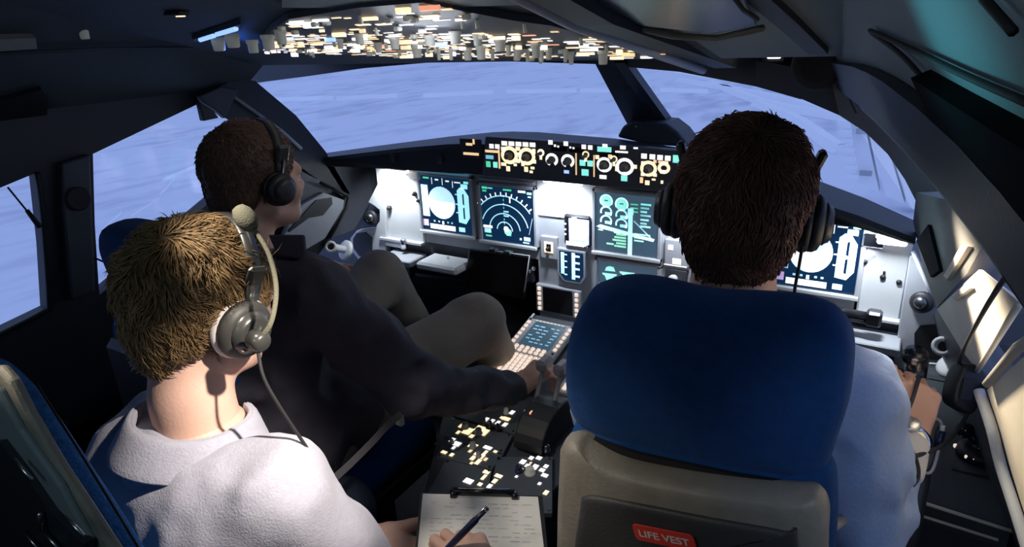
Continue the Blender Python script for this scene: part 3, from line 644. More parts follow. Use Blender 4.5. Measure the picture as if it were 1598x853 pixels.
for q in (.2, .42, .6, .8): F.rect(g.use('e_sky'), .64, q, .80, q+.06, .001); F.rect(g.use('e_cyan'), .26, q+.02, .36, q+.06, .001)
sub(g, 'symbols', t)
t = empty('selector_switch', aty(857, 385, 0), 'small amber-framed square selector left of the standby display', 'switch')
x0, z0, x1, z1, F = px_frame((844, 368), (870, 371), (868, 405), (842, 402), -.008)
mb = MB(); mb.use('panel_grey'); mb.box(((x0+x1)/2, 0, (z0+z1)/2), (x1-x0, .014, z1-z0), bev=.002); sub(mb, 'plate', t)
g = MB(); F.rect(g.use('e_amber'), .25, .28, .78, .78, .001); F.rect(g.use('black'), .38, .34, .66, .68, .0014); sub(g, 'bright_mark', t)
knob(t, F.p(.52, .5, .002), (0, -1, 0), .006, .014, 'black')
t = empty('datalink_display', aty(870, 470, 0), 'small switched-off screen between two columns of pale keys, above the keypad unit', 'display')
x0, z0, x1, z1, F = px_frame((837, 443), (908, 455), (905, 497), (835, 486), -.012)
mb = MB(); mb.use('panel_grey'); mb.box(((x0+x1)/2, 0, (z0+z1)/2), (x1-x0, .02, z1-z0), bev=.003); sub(mb, 'housing', t)
mb = MB(); mb.use('screen_off'); F.rect(mb, .17, .08, .82, .94, .0008); sub(mb, 'screen', t)
for i in range(5):
    for a in (.04, .86):
        mb = MB(); c = F.p(a+.05, .14+.18*i, .002); mb.use('key_white'); mb.box(c, (.012, .006, .012), bev=.002); sub(mb, 'key', t)
mb = MB(); mb.use('steel'); mb.lathe(aty(833, 418, -.005), (0, -1, 0), [(0, .009), (.01, .009), (.014, .005), (.03, .005), (.032, .008), (.04, .007)], 14); o = struct(mb, 'table_latch', True); del o['kind']; tag(o, 'small metal latch knob at the right edge of the dark folding table', 'latch')
# landing gear column
t = empty('landing_gear_lever', aty(1056, 440, 0), 'pale upright lever beside the lower middle display, left of the seated pilot\'s neck', 'lever')
mb = MB(); mb.use('panel_dark'); x0, z0, x1, z1, F = px_frame((1038, 418), (1072, 424), (1070, 480), (1036, 476), -.003); mb.box(((x0+x1)/2, .004, (z0+z1)/2), (x1-x0, .014, z1-z0), bev=.002); sub(mb, 'slot_plate', t)
mb = MB(); mb.use('key_white'); mb.tube([F.p(.5, .05, .01), F.p(.52, .5, .03), F.p(.58, .85, .035)], [.008, .006, .007], 10); sub(mb, 'lever_arm', t, True)
mb = MB(); mb.use('white'); mb.lathe(F.p(.58, .88, .035), (0, -1, .2), [(0, .012), (.012, .013), (.016, .009)], 16); sub(mb, 'wheel_knob', t, True)
mb = MB(); mb.use('steel'); mb.tube([F.p(-.05, .2, .01), F.p(.2, .5, .02)], .003, 6); sub(mb, 'unlock_tab', t, True)
t = empty('gear_indicator', aty(1050, 395, 0), 'small plate with white glints drawn as glowing patches over the pale upright lever', 'indicator')
x0, z0, x1, z1, F = px_frame((1038, 372), (1078, 378), (1072, 418), (1036, 412), -.006)
mb = MB(); mb.use('panel_grey'); mb.box(((x0+x1)/2, 0, (z0+z1)/2), (x1-x0, .012, z1-z0), bev=.002); sub(mb, 'plate', t)
g = MB(); F.rect(g.use('e_white'), .15, .6, .35, .8, .001); F.rect(g.use('e_white'), .35, .08, .7, .3, .001); F.rect(g.use('e_white'), .0, .0, .95, .04, .001); sub(g, 'bright_mark', t)  # white glints and a bright bracket line, drawn as glowing patches
t = empty('brake_gauge', aty(1086, 462, 0), 'round gauge with glowing amber marks beside the seated pilot\'s neck', 'gauge')
c = aty(1086, 462, -.004); mb = MB(); mb.use('black'); mb.lathe(c+V(0, .006, 0), (0, -1, 0), [(0, .032), (.006, .032), (.009, .028)], 24); sub(mb, 'housing', t, True)
F = Frame(c+V(0, -.004, 0), (1, 0, 0), (0, 0, 1), (0, -1, 0)); g = MB()
for a in range(0, 360, 45): F.disc(g.use('e_warm'), .015*math.cos(math.radians(a)), .016*math.sin(math.radians(a)), .0055, c=.001, n=8)
F.rect(g.use('e_amber'), -.004, -.02, .004, .01, .0012); sub(g, 'dial_marks', t)

# --- ledges and folding table under the left displays
def ledge(px, z, h, m, name, label, cat, ext=(0, 0, 0)):
    mb = MB(); mb.use(m); mb.prism([atz(u, v, z) for u, v in px], (0, 0, -h)); o = mod_bevel(mb.build(name), .003); tag(o, label, cat); return o
mb = MB(); mb.use('panel_dark'); mb.box((-.62, .06, .70), (.66, .10, .09)); mb.box((.5, .06, .69), (.62, .1, .09)); struct(mb, 'trim_21')
t = empty('shelf_ledge', aty(628, 400, -.05), 'short grey shelf ledge at the far left under the displays', 'shelf')
mb = MB(); mb.use('panel_grey'); c = aty(628, 398, -.05); mb.box(c+V(0, 0, -.012), (.15, .10, .024), bev=.004); sub(mb, 'ledge', t)
mb = MB(); mb.use('panel_grey'); c = aty(618, 378, -.01); mb.box(c, (.085, .03, .03), bev=.003); sub(mb, 'block', t)
mb = MB(); mb.use('steel'); c = aty(630, 380, -.03); mb.lathe(c+V(0, 0, -.018), (0, 0, 1), [(0, .012), (.034, .012), (.036, .008)], 14); sub(mb, 'knob', t, True)
t = empty('shelf_ledge', aty(695, 410, -.06), 'wider lit shelf ledge touching the dark folding table', 'shelf')
mb = MB(); mb.use('panel_light'); c = aty(694, 406, -.07); mb.box(c+V(0, 0, -.014), (.175, .11, .028), bev=.008); sub(mb, 'ledge', t)
mb = MB(); mb.use('steel'); mb.lathe(c+V(.0, .02, 0), (0, 0, 1), [(0, .005), (.006, .004)], 10); sub(mb, 'screw', t, True)
t = empty('folding_table', aty(775, 430, -.06), 'dark rectangular folding table leaf hanging below the compass display', 'table')
q = [aty(*p, -.07) for p in ((731, 387), (827, 400), (817, 468), (722, 447))]
mb = MB(); mb.use('screen_off'); mb.prism(q, (0, .014, 0)); mod_bevel(sub(mb, 'leaf', t), .008)
mb = MB(); mb.use('panel_light'); mb.tube([aty(*p, -.072) for p in ((768, 391), (826, 399), (818, 455))], .0022, 6); sub(mb, 'edge_strip', t, True)
for u, v in ((770, 390), (793, 394)):
    mb = MB(); mb.use('metal_dark'); mb.box(aty(u, v, -.072), (.03, .02, .012), bev=.003); sub(mb, 'hinge', t)
mb = MB(); mb.use('black'); mb.prism([aty(*p, .06) for p in ((600, 425), (730, 440), (820, 490), (800, 600), (600, 560))], (0, .03, 0)); struct(mb, 'footwell_panel')
# right ledges
t = empty('pull_out_table', aty(1310, 490, -.05), 'black pull-out bar table below the right-hand display', 'table')
mb = MB(); mb.use('black_gloss'); mb.tube([aty(1215, 470, -.06), aty(1365, 498, -.06)], .015, 12); sub(mb, 'bar', t, True)
mb = MB(); mb.use('metal_dark'); mb.box(aty(1364, 496, -.06), (.035, .035, .04), bev=.006); sub(mb, 'latch', t)
mb = MB(); mb.use('steel'); mb.lathe(aty(1284, 496, -.08), (0, -1, 0), [(0, .004), (.004, .003)], 8); sub(mb, 'screw', t)
t = empty('shelf_ledge', aty(1355, 530, -.05), 'grey shelf ledge under the black pull-out bar by the right console', 'shelf')
mb = MB(); mb.use('panel_grey'); mb.box(aty(1355, 530, -.05), (.14, .10, .022), bev=.003); sub(mb, 'ledge', t)
mb = MB(); mb.use('panel_grey'); mb.box(aty(1265, 512, -.02), (.10, .03, .05), bev=.003); sub(mb, 'block', t)

# --- left side trim: plate, vent, hole
yb = -.02
t = empty('side_plate', aty(580, 370, yb), 'light grey angled plate with a dark oval opening left of the instrument panel', 'panel')
mb = MB(); mb.use('panel_light'); mb.prism([aty(u, v, yb) for u, v in ((602, 262), (602, 414), (560, 406), (549, 392), (546, 372), (556, 360), (584, 356), (592, 345), (592, 328), (582, 320), (574, 316))], (0, .03, 0)); mod_bevel(sub(mb, 'plate', t), .003)
mb = MB(); mb.use('black'); mb.prism([aty(u, v, yb-.004) for u, v in ((556, 364), (570, 362), (580, 372), (580, 394), (572, 402), (560, 399), (551, 386), (551, 372))], (0, .006, 0)); sub(mb, 'opening', t)
t = empty('air_vent', aty(579, 339, yb), 'black round eyeball air vent on the left angled plate', 'air vent')
c = aty(579, 339, -.03); mb = MB(); mb.use('black'); mb.lathe(c, (.3, -1, .2), [(0, .028), (.01, .028), (.014, .022)], 20); sub(mb, 'socket', t, True)
mb = MB(); mb.use('metal_dark'); mb.lathe(c+V(.004, -.012, .002), (.5, -1, .2), [(0, .017), (.008, .015), (.012, .009)], 16); sub(mb, 'nozzle', t, True)
mb = MB(); mb.use('panel_dark'); mb.prism([atx(u, v, -1.02) for u, v in ((505, 252), (600, 250), (602, 275), (575, 320), (553, 358), (512, 374), (540, 306))], (-.03, 0, 0)); struct(mb, 'trim_22')
mb = MB(); mb.use('panel_dark'); mb.prism([atx(u, v, -1.0) for u, v in ((462, 262), (525, 296), (505, 306), (470, 325), (455, 340))], (-.03, 0, 0)); struct(mb, 'trim_23')
t = empty('side_pocket', atx(495, 350, -.98), 'grey moulded side panel with a slanted black storage slot beside the left pilot\'s face', 'panel')
mb = MB(); mb.use('panel_grey'); mb.prism([atx(u, v, -.985) for u, v in ((440, 375), (462, 325), (505, 300), (538, 312), (536, 325), (508, 372), (474, 392), (440, 410))], (-.02, 0, 0)); mod_bevel(sub(mb, 'panel', t), .004)
mb = MB(); mb.use('black'); mb.prism([atx(u, v, -.98) for u, v in ((450, 360), (494, 312), (518, 308), (519, 318), (504, 336), (482, 340), (452, 362))], (-.008, 0, 0)); sub(mb, 'slot', t)
mb = MB(); mb.use('rubber'); mb.tube([atx(u, v, -.98) for u, v in ((500, 285), (543, 305), (540, 325), (514, 372))], .006, 8); struct(mb, 'trim_24', True)
mb = MB(); mb.use('panel_dark'); mb.box((-1.20, .07, .66), (.66, .03, .72)); struct(mb, 'trim_34')
# nozzle lamp on left console
def nozzle(name, label, c, ax, s, base):
    t = empty(name, c, label, 'nozzle')
    mb = MB(); mb.use('white'); mb.lathe(c, ax, [(0, .016*s), (.03*s, .018*s), (.036*s, .016*s), (.036*s, .010*s), (.02*s, .009*s)], 18); sub(mb, 'barrel', t, True)
    mb = MB(); mb.use('black'); mb.lathe(c+nrm(ax)*.021*s, ax, [(0, .009*s), (.001, .009*s)], 16); sub(mb, 'bore', t)
    mb = MB(); mb.use('panel_light'); mb.lathe(base, (c-base)+V(0, 0, .0001), [(-.004, .03*s), (.006, .03*s), (.010, .024*s)], 22); mb.tube([base, c], .012*s, 10); sub(mb, 'mount', t, True); return t
cc = aty(517, 385, -.16); nozzle('oxygen_nozzle', 'white nozzle with a black bore beside the left pilot\'s hand', cc, CX-cc+V(-.2, 0, 0), 1.25, aty(540, 390, -.10))
# consoles
mb = MB(); mb.use('panel_dark'); mb.box((-.93, -.50, .32), (.22, .84, .60)); o = struct(mb, 'console_left'); mod_bevel(o, .01)
mb = MB(); mb.use('lining_dark'); q = [(.775, -.02), (.775, -.545), (.985, -.560), (.925, -.02)]; mb.prism([(x, y, .62) for x, y in q], (0, 0, -.05)); mb.use('panel_dark'); mb.prism([(x, y+.02*(y < -.3), .57) for x, y in q], (0, 0, -.55)); o = struct(mb, 'console_right')
mb = MB(); mb.use('cream'); mb.tube([V(.80, -.553, .618), V(.985, -.568, .618)], .0035, 8); mb.tube([V(.80, -.558, .592), V(.97, -.568, .592)], .003, 8); struct(mb, 'trim_25', True)
mb = MB(); mb.use('panel_dark'); mb.prism([atz(u, v, .45) for u, v in ((1425, 800), (1470, 800), (1600, 820), (1600, 900), (1430, 900))], (0, 0, -.02)); struct(mb, 'floor_step')
# right side plate with vents
yb = -.03
t = empty('side_plate', aty(1440, 520, yb), 'grey side plate with a dark octagonal opening right of the instrument panel', 'panel')
mb = MB(); mb.use('panel_grey'); mb.prism([aty(u, v, yb) for u, v in ((1419, 402), (1428, 395), (1465, 470), (1492, 540), (1512, 600), (1480, 640), (1385, 640), (1395, 560))], (0, .02, 0)); mod_bevel(sub(mb, 'plate', t), .003)
mb = MB(); mb.use('black'); mb.prism([aty(u, v, yb-.003) for u, v in ((1436, 508), (1462, 506), (1478, 520), (1480, 548), (1462, 562), (1438, 560), (1427, 544), (1427, 520))], (0, .006, 0)); sub(mb, 'opening', t)
mb = MB(); mb.use('panel_light'); mb.tube([aty(u, v, yb-.004) for u, v in ((1424, 392), (1445, 440), (1462, 478))], .004, 8); sub(mb, 'edge_strip', t, True)
t = empty('air_vent', aty(1440, 470, yb), 'dark round eyeball air vent beside the cream blind', 'air vent')
c = aty(1440, 471, yb-.005); mb = MB(); mb.use('black'); mb.lathe(c, (-.3, -1, .2), [(0, .026), (.01, .026), (.014, .02)], 20); sub(mb, 'socket', t, True)
mb = MB(); mb.use('metal_dark'); mb.lathe(c+V(-.004, -.012, .002), (-.5, -1, .2), [(0, .016), (.008, .014), (.012, .009)], 16); sub(mb, 'nozzle', t, True)
cc = aty(1476, 541, -.12); nozzle('oxygen_nozzle', 'pale nozzle on a bracket above the right side-stick hand', cc, CX-cc+V(-.3, 0, 0), 1.25, aty(1490, 572, -.10))
mb = MB(); mb.use('panel_light'); mb.tube([aty(u, v, -.06) for u, v in ((1482, 555), (1462, 568), (1440, 566))], .003, 8); o = mb.build('bracket_arm', smooth=True); tag(o, 'thin pale bracket arm under the right nozzle', 'bracket')

# --- pedestal
t = empty('centre_pedestal', (.01, -.55, 0), 'dark central pedestal between the two front seats', 'pedestal')
PED = t
mb = MB(); mb.use('panel_dark'); topp = [(-.188, -.465, .55)]+[tuple(atz(u, v, .55)) for u, v in ((694, 632), (662, 768), (640, 860))]+[(.19, -1.06, .55), (.212, -.465, .55)]
mb.prism(topp, (0, 0, -.55)); mod_bevel(sub(mb, 'aft_body', t), .004)
mb = MB(); mb.use('panel_dark'); sidez = [(-.47, .02), (-.47, .55), (-.15, .622), (-.002, .548), (-.002, .02)]
mb.prism([(-.188, y, z) for y, z in sidez], (.40, 0, 0)); sub(mb, 'front_body', t)
mb = MB(); mb.use('panel_light'); mb.tube([V(-.186, -.165, .632), V(-.186, -.46, .565)], .004, 8); sub(mb, 'edge_strip', t, True)
def cdu(x0, label):
    t = empty('control_display_unit', (x0+.075, -.32, .6), label, 'keypad unit')
    F = Frame((x0, -.458, .566), (.155, 0, 0), (0, .262, .060)); n_ = F.n
    mb = MB(); mb.use('panel_light'); mb.box(F.p(.5, .5, .0), (.155, np.linalg.norm(F.uy), .022), F.ax, bev=.004); sub(mb, 'faceplate', t)
    mb = MB(); mb.use('screen_grey'); mb.box(F.p(.52, .735, .0115), (.10, .115, .002), F.ax); sub(mb, 'screen', t)
    g = MB(); 
    for i in range(6):
        for k in range(5):
            if rnd.random() < .75: a = .25+.115*k; F.rect(g.use('e_cyan_dim'), a, .59+.055*i, a+.06+.04*rnd.random(), .605+.055*i, .0132)
    for k in range(8): F.rect(g.use('e_warm'), .18+.08*k, .96, .22+.08*k, .968, .0118)
    sub(g, 'screen_text', t)
    km = MB(); km.use('key_white'); km.box((0, 0, 0), (.0105, .0105, .006), F.ax, bev=.0015)
    proto = km.build('key'); first = True
    pos = [(a, .56+.07*i) for a in (.07, .95) for i in range(6)]+[(.2+.115*k, .50-.055*i) for i in range(2) for k in range(6)]+[(.12+.10*k, .37-.05*i) for i in range(7) for k in range(9) if not (k < 1 and i < 2)]
    for a, b_ in pos:
        o = proto if first else proto.copy()
        if not first: COL.objects.link(o)
        first = False
        o.parent = t; o.location = Vector(F.p(a, b_, .0135))-t.location
    for a, b_ in ((.05, .97), (.95, .97), (.05, .5), (.03, .05), (.97, .05), (.95, .5)):
        mb = MB(); mb.use('black'); mb.lathe(F.p(a, b_, .011), n_, [(0, .004), (.002, .004)], 8); sub(mb, 'screw', t)
    return t
cdu(-.182, 'pale keypad unit with rows of small lit keys under the left pilot\'s fingers')
cdu(.04, 'pale keypad unit hidden in front of the blue seat back')
ZP = .552
def pz(u, v, dz=0): return atz(u, v, ZP+dz)
def tile(mb, u, v, w, h, m, dz=.0125):
    c = pz(u, v, dz); sx = abs(pz(u+.5, v, dz)[0]-pz(u-.5, v, dz)[0]); sy = abs(pz(u, v-.5, dz)[1]-pz(u, v+.5, dz)[1]); mb.use(m); hw, hh = w*sx/2, h*sy/2
    mb.add([c+V(-hw, -hh, 0), c+V(hw, -hh, 0), c+V(hw, hh, 0), c+V(-hw, hh, 0)], [(0, 1, 2, 3)])
def ppanel(name, label, quad, lights, knobs, cat='control panel'):
    Q = [atz(u, v, ZP+.011) for u, v in quad]; C_ = sum(Q)/4
    t = empty(name, (C_[0], C_[1], ZP-.0015), label, cat)
    mb = MB(); mb.use('console_face'); mb.prism(Q, (0, 0, -.012)); mod_bevel(sub(mb, 'faceplate', t), .0015)
    g = MB()
    for q in lights: tile(g, *q)
    if lights: sub(g, 'backlit_legends', t)
    for u, v, r, h, m in knobs: knob(t, pz(u, v, .011), (0, 0, 1), r, h, m)
    for q in Q:
        q = q*.9+C_*.1; mb = MB(); mb.use('metal_dark'); mb.lathe(q, (0, 0, 1), [(0, .003), (.002, .003)], 8); sub(mb, 'screw', t)
    return t
ppanel('radio_control_unit', 'dark radio panel with amber and white lights at the left front of the pedestal', ((712, 628), (812, 640), (806, 676), (706, 648)),
       [(759, 654, 7, 7, 'e_white'), (768, 656.5, 7, 7, 'e_white'), (777, 659, 7, 7, 'e_white'), (788, 662, 8, 7, 'e_white'), (790, 653, 14, 6, 'e_warm'), (799, 643, 8, 7, 'e_white'), (783, 651, 6, 4, 'e_warm')],
       [(756, 664, .005, .02, 'black'), (766, 668, .005, .02, 'black'), (777, 672, .005, .02, 'black'), (790, 645, .007, .015, 'knob_pale')])
ppanel('audio_panel', 'dark audio panel with warm glowing blocks around round knobs left of the thrust levers', ((704, 651), (800, 679), (786, 706), (693, 681)),
       [(722, 664, 12, 8, 'e_warm'), (730, 672, 16, 12, 'e_warm'), (736, 680, 8, 6, 'e_warm'), (749, 668, 16, 9, 'e_warm'), (756, 674, 12, 12, 'e_warm'), (715, 674, 6, 6, 'e_warm'), (706, 686, 8, 8, 'e_white'), (713, 692, 14, 8, 'e_white'), (708, 698, 6, 6, 'e_white'), (693, 705, 11, 5, 'e_warm'), (705, 709, 7, 6, 'e_warm'), (738, 695, 16, 8, 'e_warm'), (734, 703, 6, 6, 'e_amber'), (761, 698, 16, 6, 'e_white'), (773, 704, 7, 4, 'e_warm')],
       [(726, 668, .010, .016, 'grey_plastic'), (747, 677, .010, .016, 'grey_plastic'), (738, 699, .009, .016, 'grey_plastic'), (705, 692, .006, .012, 'grey_plastic')])
ppanel('transponder_panel', 'dark pedestal panel with an amber flower-shaped ring of light above the clipboard', ((692, 683), (785, 708), (768, 731), (681, 711)),
       [(738, 714, 8, 8, 'e_warm'), (746, 720, 8, 10, 'e_warm'), (752, 712, 8, 8, 'e_warm'), (744, 708, 10, 5, 'e_warm'), (757, 706, 6, 9, 'e_warm'), (758, 716, 6, 6, 'e_amber'), (736, 722, 6, 5, 'e_amber')],
       [(747, 713, .007, .014, 'grey_plastic')])
ppanel('weather_radar_panel', 'plain grey pedestal panel with a few white marks just above the clipboard clip', ((696, 716), (768, 733), (752, 800), (660, 782)),
       [(731, 750, 17, 9, 'e_white'), (759, 736, 12, 6, 'e_warm'), (755, 744, 6, 10, 'e_warm'), (749, 755, 8, 6, 'e_warm'), (778, 742, 14, 6, 'e_warm'), (772, 750, 8, 8, 'e_warm'), (764, 758, 8, 8, 'e_white')], [])
ppanel('engine_panel', 'dark pedestal panel crowded with pinkish white switches beside the seat back shell', ((776, 712), (862, 712), (862, 800), (756, 800)),
       [(816, 720, 10, 8, 'e_white'), (829, 714, 8, 6, 'e_white'), (841, 714, 10, 6, 'e_white'), (823, 726, 8, 6, 'e_white'), (835, 728, 10, 9, 'e_white'), (852, 727, 8, 6, 'e_white'), (846, 733, 10, 6, 'e_white'), (850, 741, 12, 6, 'e_white'), (830, 738, 10, 6, 'e_white'), (814, 732, 5, 5, 'e_amber'), (842, 754, 6, 5, 'e_white'), (852, 768, 8, 8, 'e_warm'), (806, 743, 5, 4, 'e_white'), (828, 722, 4, 4, 'e_amber')],
       [(827, 739, .012, .016, 'knob_pale'), (853, 704, .010, .018, 'metal_dark'), (810, 735, .009, .014, 'pen_blue')])
# thrust levers
t = empty('thrust_lever_quadrant', (.10, -.58, .56), 'black thrust lever block beside a green lit strip', 'levers')
mb = MB(); mb.use('black')
cen = pz(840, 660, .02); prof = [(.11*math.cos(a), .085*math.sin(a)) for a in np.radians(np.linspace(0, 180, 14))]
mb.prism([(cen[0]-.012, cen[1]+a*.9, ZP+.01+b_*.9) for a, b_ in prof], (.075, 0, 0)); mod_bevel(sub(mb, 'quadrant', t), .004)
for i, dx in enumerate((-.012, .036)):
    mb = MB(); mb.use('grey_plastic'); b0 = V(cen[0]+dx, cen[1], ZP+.05); tip = b0+V(0, .06, .10); mb.tube([b0, tip], .006, 8); mb.box(tip, (.03, .05, .03), bev=.008); sub(mb, 'lever', t)
mb = MB(); mb.use('e_orange'); mb.box(pz(832, 658, .05)+V(-.002, 0, .02), (.003, .02, .02)); sub(mb, 'go_light', t)
mb = MB(); mb.use('e_green'); a = pz(820, 640, .05); c = pz(817, 692, .012); mb.tube([a, (a+c)/2+V(0, 0, .012), c], .0035, 6); sub(mb, 'lit_scale', t)
mb = MB(); mb.use('e_warm'); mb.box(pz(823, 697, .014), (.03, .012, .004)); sub(mb, 'bright_bracket', t)  # metal bracket, its brightness drawn as a warm glow
# ================================================================ OVERHEAD PANEL
POp = (PO[0]+V(0, 0, -.012), PO[1])
ou, ov = V(1, 0, 0), nrm(V(0, 1, -.12)); on = V(0, -.12, -1); on = nrm(on)
t = empty('overhead_panel', (-.04, -.65, 1.42), 'overhead switch panel glittering with warm white lit legends and hanging pale knobs', 'overhead panel')
def po(x, y, dz=0): return V(x, y, 1.3914-.22*(y+.42)-.012-dz)
OPX = [(396, 80), (425, 46), (450, 30), (560, 12), (660, 4), (720, 17), (800, 32), (860, 40), (960, 66), (1030, 90), (940, 90), (850, 90), (740, 89), (640, 88), (520, 84)]
def prj(p): d = np.array(p)-CX; z = d@_F; return 799+FOC*(d@R2)/z, 426.5-FOC*(d@U2)/z
def inside(q, poly):
    c = False; n = len(poly)
    for i in range(n):
        (x0, y0), (x1, y1) = poly[i], poly[i-1]
        if (y0 > q[1]) != (y1 > q[1]) and q[0] < (x1-x0)*(q[1]-y0)/(y1-y0)+x0: c = not c
    return c
mb = MB(); mb.use('panel_dark'); mb.prism([atp(u, v, POp) for u, v in OPX], (0, 0, .011)); sub(mb, 'panel_plate', t)
g = MB(); rr = random.Random(11)
for y in np.arange(-1.0, -.38, .0165):
    for x in np.arange(-.75, .40, .021):
        pp_ = prj(po(x, y))
        dens = (.22+.34*(pp_[1] > 52))*(1 if pp_[0] < 830 else .6)
        if not inside(pp_, OPX) or (pp_[0] > 730 and pp_[1] < 45): continue
        if rr.random() < dens:
            m = rr.choices(['e_white', 'e_warm', 'e_amber', 'e_white_hot', 'e_orange', 'e_bluew'], [34, 34, 16, 12, 4, 1.0])[0]
            w, h = rr.uniform(.008, .036), rr.uniform(.002, .008); xx, yy = x+rr.uniform(-.003, .003), y+rr.uniform(-.004, .004); g.use(m)
            if rr.random() < .25: g.prism([po(xx, yy, .001), po(xx+w, yy, .001), po(xx+w, yy+h*.8, .001), po(xx, yy+h*.8, .001)], (0, 0, -rr.uniform(.003, .009)))
            else: g.prism([po(xx, yy, .0005), po(xx+w, yy, .0005), po(xx+w, yy+h, .0005), po(xx, yy+h, .0005)], (0, 0, -.001))
sub(g, 'backlit_legends', t)
K = [(393, 64, .011, .018), (417, 56, .012, .020), (437, 48, .010, .018), (650, 72, .010, .016), (670, 56, .010, .012), (684, 76, .004, .016), (703, 76, .004, .016), (729, 76, .008, .016), (750, 72, .009, .018), (768, 78, .004, .014), (780, 62, .010, .014),
     (793, 72, .005, .012), (807, 74, .008, .014), (823, 78, .004, .016), (836, 68, .008, .018), (845, 78, .004, .016), (856, 76, .006, .014), (882, 78, .004, .016), (891, 82, .005, .016), (941, 80, .009, .017), (615, 60, .009, .014), (560, 54, .008, .012), (530, 62, .006, .012), (590, 68, .007, .012), (710, 50, .010, .014), (745, 55, .008, .012)]
for u, v, r_, h in K:
    c = atp(u, v-2, POp); knob(t, c, (0, 0, -1), r_*1.15, h*1.25+.004, 'knob_pale')
i = 0
while i < 46:
    x, y = rr.uniform(-.6, .3), rr.uniform(-.95, -.42)
    if not inside(prj(po(x, y)), OPX): continue
    mb = MB(); mb.use('knob_pale'); c = po(x, y, .001)
    if i % 2: mb.box(c+V(0, 0, -.004), (.012, .012, .008), bev=.002); sub(mb, 'push_button', t)
    else: mb.tube([c, c+V(0, .003, -.012)], [.0025, .0035], 8); sub(mb, 'toggle_switch', t, True)
    i += 1
# lamp with blue glow at the left edge
t = empty('reading_lamp', atp(335, 62, POp), 'blue glowing strip lamp hanging left of the overhead switches', 'lamp')
mb = MB(); mb.use('e_bluew'); a, c = atp(312, 60, POp), atp(334, 53, POp); a2, c2 = atp(338, 51, POp), atp(368, 42, POp)
mb.tube([a+V(0, 0, -.003), c+V(0, 0, -.003)], .0045, 8); mb.tube([a2+V(0, 0, -.003), c2+V(0, 0, -.003)], .0045, 8); sub(mb, 'light_strip', t)
for u, v in ((340, 66), (362, 60)):
    c = atp(u, v-3, POp); mb = MB(); mb.use('knob_pale'); mb.lathe(c, (0, 0, -1), [(-.006, .014), (.004, .014), (.02, .012), (.022, .009)], 14); sub(mb, 'lamp_knob', t, True)
mb = MB(); mb.use('panel_dark'); mb.prism([atp(305, 66, POp), atp(372, 44, POp), atp(376, 38, POp), atp(300, 62, POp)], (0, 0, .01)); sub(mb, 'base_plate', t)
c = atp(340, 66, POp); lamp('blue_glow', 'POINT', c+V(.03, .02, -.03), (0, 0, 0), .12, (.05, .2, 1), .01)
PLn = (PL[0], PL[1])
t = empty('reading_lamp', atp(128, 38, PO), 'small white lit lamp with hanging grey knob on the upper left lining', 'lamp')
c = atp(127, 36, PO); mb = MB(); mb.use('e_white'); mb.lathe(c+V(0, 0, -.004), (.05, .1, -1), [(0, .018), (.004, .018)], 18); sub(mb, 'lit_rim', t)
mb = MB(); mb.use('knob_pale'); mb.lathe(c+V(0, 0, -.006), (0, 0, -1), [(0, .010), (.024, .009), (.026, .007)], 14); sub(mb, 'knob', t, True)
mb = MB(); mb.use('panel_grey'); mb.lathe(c+V(0, 0, -.002), (0, 0, 1), [(0, .012), (.03, .012)], 14); mb.box(c+V(-.04, -.02, -.012), (.05, .03, .016), bev=.004); sub(mb, 'mount', t)
t = empty('ceiling_latch', atp(280, 16, PO), 'small lit latch on the ceiling lining left of the overhead panel', 'latch')
c = atp(280, 17, PO); mb = MB(); mb.use('black'); mb.box(c+V(-.01, 0, -.004), (.05, .02, .008), bev=.002); sub(mb, 'slot', t)
mb = MB(); mb.use('e_warm'); mb.box(c+V(0, 0, -.008), (.011, .012, .004)); sub(mb, 'lit_tab', t)
# ceiling pieces: side boxes, rails
mb = MB(); mb.use('lining'); 
mb.prism([atp(u, v, (PO[0]+V(0, 0, -.006), PO[1])) for u, v in ((440, 12), (640, 14), (860, 6), (860, -30), (440, -30))], (0, 0, .01)); struct(mb, 'trim_26')
mb = MB(); mb.use('frame_black')
R1 = [V(.33, -1.45, 1.462), V(.315, -.9, 1.405), V(.30, -.28, 1.332)]
def rail(mb, pts, w, h):
    for i in range(len(pts)-1):
        a, c = pts[i], pts[i+1]; mb.prism([a, a+V(w, 0, 0), c+V(w, 0, 0), c], (0, 0, h))
rail(mb, [V(.335, -1.6, zc(-1.6)-.030), V(.33, -.9, zc(-.9)-.034), V(.33, -.2, zc(-.2)-.034)], .05, .04); struct(mb, 'trim_27')
mb = MB(); mb.use('panel_grey'); mb.tube([V(.322, -1.6, zc(-1.6)-.020), V(.318, -.9, zc(-.9)-.030), V(.315, -.24, zc(-.24)-.035)], .009, 10); struct(mb, 'trim_28', True)
# stowed sun visor
t = empty('sun_visor', atp(1090, 30, PO), 'stowed smoky sun visor under the ceiling right of the overhead panel', 'visor')
vp = (PO[0]+V(0, 0, -.018), PO[1])
mb = MB(); mb.use('visor_panel'); mb.prism([atp(u, v, vp) for u, v in ((930, 2), (960, -20), (1150, -20), (1180, 40), (1110, 52), (1000, 40))], (0, 0, .004)); sub(mb, 'panel', t)
mb = MB(); mb.use('seat_shell'); mb.tube([atp(u, v, vp) for u, v in ((1000, 44), (1050, 56), (1120, 60), (1190, 44))], .005, 8); sub(mb, 'edge', t, True)
mb = MB(); mb.use('rubber'); mb.tube([atp(u, v, vp) for u, v in ((1145, -5), (1160, 15), (1182, 30))], .003, 6); sub(mb, 'cord', t, True)
mb = MB(); mb.use('frame_black'); pts = [atp(u, v, (PO[0]+V(0, 0, -.01), PO[1])) for u, v in ((1150, -8), (1210, 40), (1262, 85))]; rail(mb, pts, .03, .02); struct(mb, 'trim_29')
